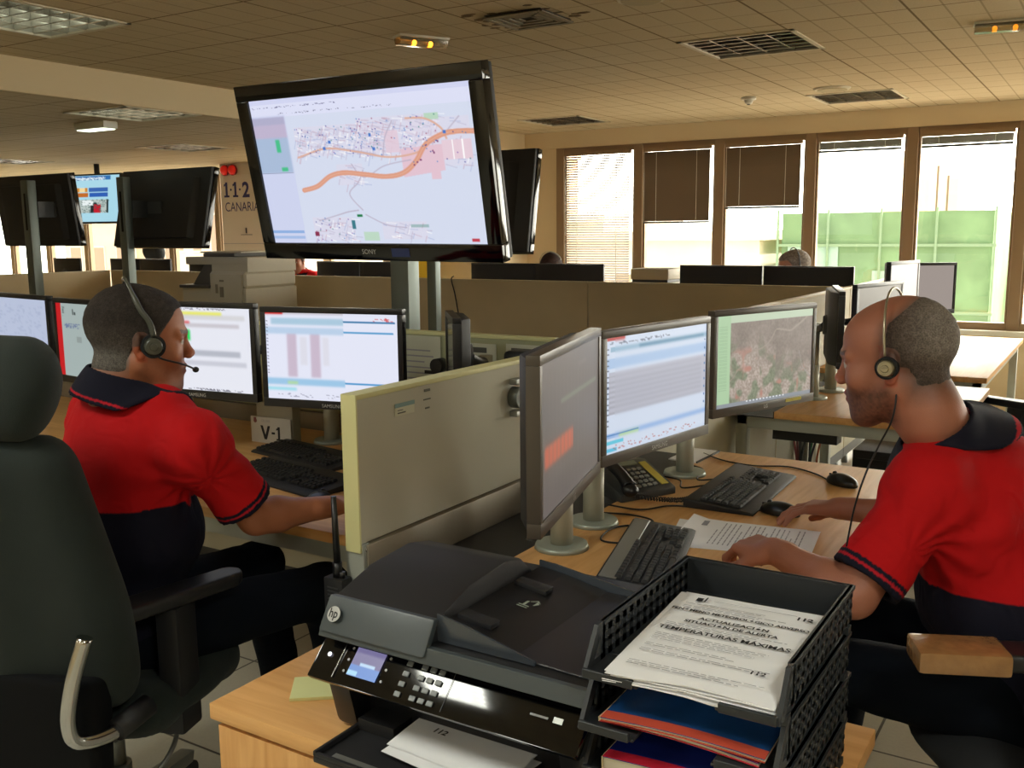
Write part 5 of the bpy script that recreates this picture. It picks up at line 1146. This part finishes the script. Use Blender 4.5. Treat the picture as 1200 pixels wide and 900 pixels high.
def cable(label, pts, r=.0025, m=None, name='cable', group='loose cables'):
    p0 = Vector(pts[0]); o = B().tube([Vector(p)-p0 for p in pts], r, 7, 8).build(name, m or M_cable); o.location = p0; return tag(o, label, 'cable', group)
z = DT+.003
cable('looping black cable of the silver trimmed keyboard', [(-1.02, 2.30, z), (-1.08, 2.23, z), (-1.06, 2.12, z), (-.98, 2.15, z), (-1.0, 2.27, z), (-1.02, 2.34, z+.001), (-1.10, 2.36, z), (-1.19, 2.33, z-.0)])
cable('black cable of the mouse in use, curving along the right desk', [(-.80, 2.58, z), (-.86, 2.58, z), (-.92, 2.53, z), (-1.03, 2.50, z), (-1.09, 2.42, z), (-1.19, 2.42, z)])
cable('black cable between the wide keyboard and the monitor post', [(-1.03, 2.76, z), (-1.08, 2.70, z), (-1.12, 2.78, z), (-1.19, 2.80, z)]); cable('second black cable from the wide keyboard to the wall side', [(-1.02, 2.86, z), (-1.07, 2.80, z+.004), (-1.11, 2.95, z), (-1.19, 2.99, z)])
cable('thin cable of the spare mouse running past the keyboard', [(-.71, 2.99, z), (-.78, 3.07, z), (-.88, 3.12, z), (-.98, 3.08, z), (-1.09, 3.10, z), (-1.19, 3.17, z)])
cable('black cable hanging below the aerial photo monitor', [(-1.0, 3.05, 1.0), (-1.03, 3.02, .955), (-1.1, 2.98, .94), (-1.2, 2.95, .96)])
cable('thin black wire hanging down the tall beige partition', [(-4.46, 6.30, 1.165), (-4.45, 6.255, 1.14), (-4.42, 6.255, 1.03), (-4.38, 6.25, .85)], .005, group='wires on the partitions')
cable('black cable under the left desk beside the operator\'s knee', [(-1.95, 2.70, .68), (-1.90, 2.60, .45), (-1.86, 2.62, .2), (-1.8, 2.7, .03)], .004); cable('second black cable sagging under the left desk', [(-2.2, 2.72, .68), (-2.12, 2.5, .5), (-2.14, 2.52, .3), (-2.2, 2.6, .03)], .004)
t = thing('notebook', 'thin white notebook with a black edge at the far corner of the right desk', 'notebook', (-1.21, 3.13, DT), R(-2)); B().box(-.05, .05, -.10, .10, 0, .004).build('pages', M_paper, t); B().box(.05, .054, -.10, .10, 0, .006).build('binding', M_black, t)
# V-1 card on the left desk
t = thing('position_card', 'white desk card marked V-1 below the left monitors', 'sign', (-2.645, 2.545, DT), R(3))
B().box(-.097, .097, -.003, .0, 0.0, .098).build('card', mat('card_white', 'c9c8c2', .6), t); B().box(-.075, .10, .006, .05, 0, .15).build('card_holder', mat('holder_grey', 'a3a294', .6), t, bev=.003)

bb = B(); bb.raw([(-.05, -.0036, .066), (-.038, -.0036, .066), (-.026, -.0036, .032), (-.014, -.0036, .066), (-.002, -.0036, .066), (-.020, -.0036, .014), (-.032, -.0036, .014)], [(0, 1, 2, 5, 6), (2, 3, 4, 5)]); bb.box(.004, .02, -.0036, -.003, .036, .044).one(.028, .014, .052, MT(0, -.0036, 0)).build('card_text', M_ink, t); B().text('CECOES', .013, MT(-.045, -.0036, .080), sx=.9).build('card_heading', M_inkg, t)
b = B().cyl((-.075, -.0036, .082), (-.075, -.003, .082), .008).box(-.082, -.070, -.0036, -.003, .084, .094); b.build('card_emblem', mat('emblem_maroon', '7c4448', .6), t)
t = thing('white_device', 'small white box with a label beside the left keyboards', 'device', (-2.10, 2.60, DT), R(-8)); B().box(-.07, .07, -.045, .045, 0, .04).build('device_body', M_white, t, bev=.008); B().box(-.03, .03, -.0458, -.045, .01, .02).build('device_label', M_inkg, t)
t = thing('black_base_unit', 'black unit under the middle left monitor', 'device', (-1.98, 2.72, DT)); B().box(-.10, .10, -.05, .05, 0, .06).build('unit_body', M_black, t, bev=.006); B().box(-.06, .06, -.0508, -.05, .02, .03).build('unit_slot', M_dkgrey, t)
t = thing('desk_speaker', 'dark rounded desk speaker peeping over the cream partition', 'speaker', (-1.60, 2.62, DT)); B().box(-.045, .045, -.04, .04, 0, .40).build('speaker_body', mat('speaker_grey', '35393b', .5), t, bev=.02, seg=4); B().cyl((0, -.041, .32), (0, -.039, .32), .03).build('speaker_cone', M_black, t)
t = thing('partition_clamp', 'black round clamp holding cables on top of the cross partition', 'clamp', (-2.06, 2.80, 1.03)); B().cyl((0, .03, 0), (0, -.012, 0), .026).build('clamp_disc', M_black, t); B().box(-.05, .0, -.012, -.006, -.03, -.018).build('clamp_lever', M_black, t)
t = thing('round_clamp', 'round metal monitor clamp on the cream partition beside the steep monitor', 'clamp', (-1.421, 2.285, 1.045)); b = B().cyl((0, 0, 0), (.03, 0, 0), .030, .030, 28); b.build('clamp_disc', mat('clamp_grey', '6f7470', .4, .5), t)
for s in (-1, 1): B().box(.0, .025, -.02, .02, s*.045-.008, s*.045+.008).build('clamp_jaw', M_alu, t, bev=.002)
B().cyl((.03, 0, 0), (.035, 0, 0), .006).build('clamp_bolt', M_black, t)
# ---- copier
t = thing('photocopier', 'large beige photocopier behind the left monitors', 'photocopier', (-6.07, 5.55, 0)); t.scale = (.69, 1, 1); M_cop = mat('copier_beige', 'b5ab93', .5); M_copd = mat('copier_dark', '4e4942', .5)
B().box(-.53, .52, -.25, .30, .08, 1.09).build('cabinet_body', M_cop, t, bev=.01); B().box(-.50, .49, -.22, .27, 0, .09).build('copier_plinth', M_copd, t); B().box(-.06, .52, -.255, .30, 1.09, 1.22).build('right_tower', M_cop, t, bev=.02, seg=1)
b = B().prism([(-.06, 1.0), (.0, 1.16), (.04, 1.20), (.48, 1.20), (.48, .60), (-.04, .60)], -.266, -.252, 'y'); b.build('side_door', M_cop, t, bev=.004)
B().box(-.50, .52, -.22, .30, 1.27, 1.33).build('scanner_unit', M_cop, t, bev=.008); B().box(-.06, .52, -.22, .3, 1.215, 1.275).build('scanner_neck', M_cop, t)
b = B().prism([(-.42, 1.10), (-.06, 1.10), (-.0, 1.27), (-.2, 1.27)], -.21, .25, 'y'); b.build('output_recess', M_copd, t)
B().box(-.55, -.05, -.27, .1, 1.085, 1.11).build('output_tray', M_copd, t, bev=.006); B().box(-.30, .22, -.16, .22, 1.33, 1.36).build('document_feeder', M_copd, t, bev=.01); B().box(-.38, .30, -.14, .24, 1.36, 1.372).build('feeder_cover', M_cop, t, bev=.003)
B().box(-.05, -.03, -.262, -.254, .92, 1.0).build('door_handle', M_copd, t)
b = B().box(.06, .10, -.269, -.2665, 1.05, 1.12).box(.13, .19, -.269, -.2665, 1.02, 1.10).box(.13, .2, -.269, -.2665, 1.14, 1.155); b.build('printed_label', mat('label_grey_brown', '7d735f', .7), t)
for i in range(3): B().box(-.50, -.09, -.262, -.252, .15+.24*i, .36+.24*i).build('paper_drawer', M_cop, t, bev=.004)
# ---- under the second bay desk
t = thing('computer_tower', 'black computer tower under the second bay desk', 'computer', (-.93, 4.95, 0)); B().box(-.10, .10, -.22, .22, .01, .46).build('case', M_black, t, bev=.006); B().box(-.08, .08, -.226, -.22, .05, .42).build('front_grille', M_blackm, t)
t = thing('power_box', 'black socket box with hanging cables under the second bay desk', 'power strip', (-1.12, 4.24, .62)); B().box(-.14, .14, -.04, .04, -.035, .035).build('socket_box', M_black, t, bev=.003)
for k, (c, x) in enumerate((('6a1f1c', -.05), ('121214', -.02), ('121214', .0), ('1f5a34', .03), ('121214', .045), ('8a4a24', .065), ('5a1a1a', -.035), ('121214', .02))):
    p = [(x, -.02, -.03), (x+.02*random.uniform(-1, 1), -.03, -.15), (x*1.6, -.02+.02*random.random(), -.3), (x*.8+.03, .02, -.56)]; B().tube(p, .005, 7).build('hanging_cable', mat('cable_'+c, c, .5), t)
t = thing('perforated_rail', 'grey perforated steel upright under the second bay desk', 'shelf upright', (-.70, 4.35, 0)); b = B()
for s in (-1, 1): b.box(s*.03-.012, s*.03+.012, -.003, .003, 0, .64)
for k in range(14): b.box(-.02, .02, -.003, .003, .045*k, .045*k+.027)
b.build('rail', M_grey, t); B().box(-.06, .06, -.06, .06, 0, .012).build('foot_plate', M_grey, t)

# ================================================================ chairs
def office_chair(label, x, y, rz, fab, tall=True, taped=False, pady=0., padr=0., zb=.42, arm=(.28, .68), top=1.32, group='office swivel chairs', base=M_alu, bar=False, seat_w=.25, lean=8):
    """faces local +y"""
    t = thing('office_chair', label, 'chair', (x, y, 0), rz, group)
    for k in range(5):
        a = R(72*k+20); c, s = math.cos(a), math.sin(a); M = Matrix.Rotation(a, 4, 'Z')
        lg = B().prism([(.02, .075), (.30, .055), (.31, .085), (.02, .13)], -.022, .022, 'y', M).build('base_leg', base, t, bev=.004)
        B().cyl((.30*c, .30*s, .06), (.30*c, .30*s, .045), .01).cyl(Vector((.30*c-.02*s, .30*s+.02*c, .028)), Vector((.30*c+.02*s, .30*s-.02*c, .028)), .027).build('caster', M_black, lg)
    B().cyl((0, 0, .07), (0, 0, .22), .032).cyl((0, 0, .22), (0, 0, .37), .02).build('gas_column', M_alu, t)
    b = B().prism([(-.16, .40), (-.12, .345), (.06, .345), (.14, .385), (.14, .41), (-.14, .41)], -.09, .09, 'x'); b.build('tilt_mechanism', M_alu, t, bev=.004)
    for s in (-1, 1): B().cyl((s*.085, -.10, .37), (s*.095, -.10, .37), .012, n=12).build('mechanism_bolt', M_black, t)
    B().tube([(.07, .05, .36), (.16, .02, .33), (.17, -.08, .27), (.08, -.16, .24)], .006, 8).build('tilt_cable', M_alu, t)
    S = Sdf(); S.ell((0, .0, .455), (seat_w+.03, .30, .075), None, 0); S.cap((-seat_w+.06, .14, .45), (seat_w-.06, .14, .45), .055, None, .06); S.cap((-seat_w+.06, -.14, .45), (seat_w-.06, -.14, .45), .055, None, .06)
    S.post = lambda P, d: np.maximum(d, .405-P[:, 2]); v, f = S.mesh(.010); link('seat', npmesh('seat', v, f, True), fab, t)
    zb, zt = zb, (1.10 if tall else .98); ln = math.tan(R(lean)); S = Sdf()
    nn = 14
    for i in range(nn):
        q = i/(nn-1); zz = zb+.06+(zt-zb-.10)*q; hw = (.235-.05*max(0, q-.35)/.65-.02*abs(q-.3)); yy = -.27-(zz-.55)*ln-.03*math.sin(q*PI)*0; cx = hw-.05
        S.cap((-cx, yy+.035, zz), (0, yy, zz), .052, .045, .07); S.cap((cx, yy+.035, zz), (0, yy, zz), .052, .045, .05)
    v, f = S.mesh(.010); link('backrest', npmesh('backrest', v, f, True), fab, t)
    B().prism([(-.34, .36), (-.32, .28), (-.285, .30), (-.27, .60), (-.36, .62)], -.215, .215, 'x').build('back_shell', mat('shell_black', '08090c', .9, spec=.2), t, bev=.025, seg=4)
    if tall:
        S = Sdf(); zh = top-.09; yh = -.27-(zh-.55)*ln+.02
        S.cap((-.115, yh+.02, zh), (0, yh, zh), .062, None, .05); S.cap((.115, yh+.02, zh), (0, yh, zh), .062, None, .05); S.cap((-.11, yh+.03, zh+.05), (.11, yh+.03, zh+.05), .048, None, .06); S.cap((-.10, yh+.01, zh-.06), (.10, yh+.01, zh-.06), .045, None, .06)
        v, f = S.mesh(.008); link('headrest', npmesh('headrest', v, f, True), fab, t)
        B().box(-.03, .03, yh-.03, yh-.01, zt-.12, zh).build('headrest_post', M_black, t)
    for s in (-1, 1):
        ax, az = arm; X = s*ax
        b = B().box(X-.028, X+.028, -.08+pady*.6, .0+pady*.6, .38, az-.02).box(min(X, s*.12), max(X, s*.12), -.075+pady*.6, -.005+pady*.6, .375, .395); b.build('arm_post', M_blackm, t, bev=.008)
        S = Sdf(); M2 = Matrix.Translation((X, -.02+pady, 0)) @ Matrix.Rotation(padr, 4, 'Z'); S.cap(tuple(M2 @ Vector((0, -.14, az))), tuple(M2 @ Vector((0, .14, az))), .043, .036, 0); S.post = lambda P, d, az=az: np.maximum(np.maximum(d, P[:, 2]-az-.014), az-.022-P[:, 2]); v, f = S.mesh(.006); pad = link('arm_pad', npmesh('arm_pad', v, f, True), mat('arm_rubber', '1d1d20', .4), t)
        if taped and s == taped:
            b = B().box(-.047, .047, .02, .178, az-.024, az+.0165, M2); b.build('brown_tape', mat('brown_tape', '9c7348', .25, coat=.4, bump=1.0, bscale=60, var=.15, vscale=30), pad, bev=.008)
    if bar:
        B().tube([(.228, -.365, .72), (.205, -.382, .63), (.190, -.385, .545), (.195, -.365, .495), (.225, -.30, .485), (.25, -.21, .505)], .016, 12).build('chrome_bar', M_chrome, t)
        B().cyl((.228, -.295, .487), (.25, -.21, .505), .024).build('bar_grip', M_blackm, t)
    return t
office_chair('large dark green high backed chair holding the left operator', -2.008, 1.372, R(18), M_green, True, bar=True, lean=9, top=1.30, arm=(.235, .70), pady=-.05, padr=R(-25), zb=.50)
office_chair('black chair under the right operator with brown tape on one armrest', -.03, 2.18, R(96), mat('black_seat_fabric', '15171a', .85, bump=.4, bscale=500), False, taped=-1, arm=(.30, .745), lean=14, pady=.13, padr=R(18))
office_chair('black mesh chair at the second bay desk on the right', -.27, 5.38, R(62), mat('black_seat_fabric'), False, group='chairs behind the right operator')
office_chair('black chair at the sunlit desk near the windows', -.02, 7.2, R(80), mat('black_seat_fabric'), False, group='chairs behind the right operator')
office_chair('black chair back rising over the left beige partition', -10.5, 7.9, R(180), mat('black_seat_fabric'), True, top=1.38, group='chairs far behind')
t = thing('small_printer', 'small pale printer behind the beige partition left of the black monitor backs', 'printer', (-2.93, 6.75, .73)); B().box(-.16, .16, -.15, .15, 0, .40).build('printer_body', M_cop, t, bev=.01); B().box(-.15, .15, -.14, .14, .42, .50).build('printer_lid', M_cop, t, bev=.01); B().box(-.14, .14, -.13, .13, .40, .42).build('printer_gap', M_dkgrey, t)
t = thing('yellow_panel', 'bright yellow board seen between the two screen posts', 'board', (-5.75, 7.55, 0)); B().box(-.12, .12, -.01, .01, .9, 1.36).build('board', mat('signal_yellow', 'e8c51a', .5), t); B().box(-.02, .02, -.012, .012, 0, .9).build('board_stand', M_alu, t); B().box(-.15, .15, -.1, .1, 0, .02).build('board_foot', M_alu, t)
t = thing('wooden_post', 'orange wooden panel below the rear screen', 'panel', (-4.85, 7.3, 0)); B().box(-.05, .05, -.01, .01, 0, 1.42).build('panel_board', mat('orange_wood', 'a8743c', .5), t); B().box(-.08, .08, -.06, .06, 0, .02).build('panel_foot', M_alu, t)
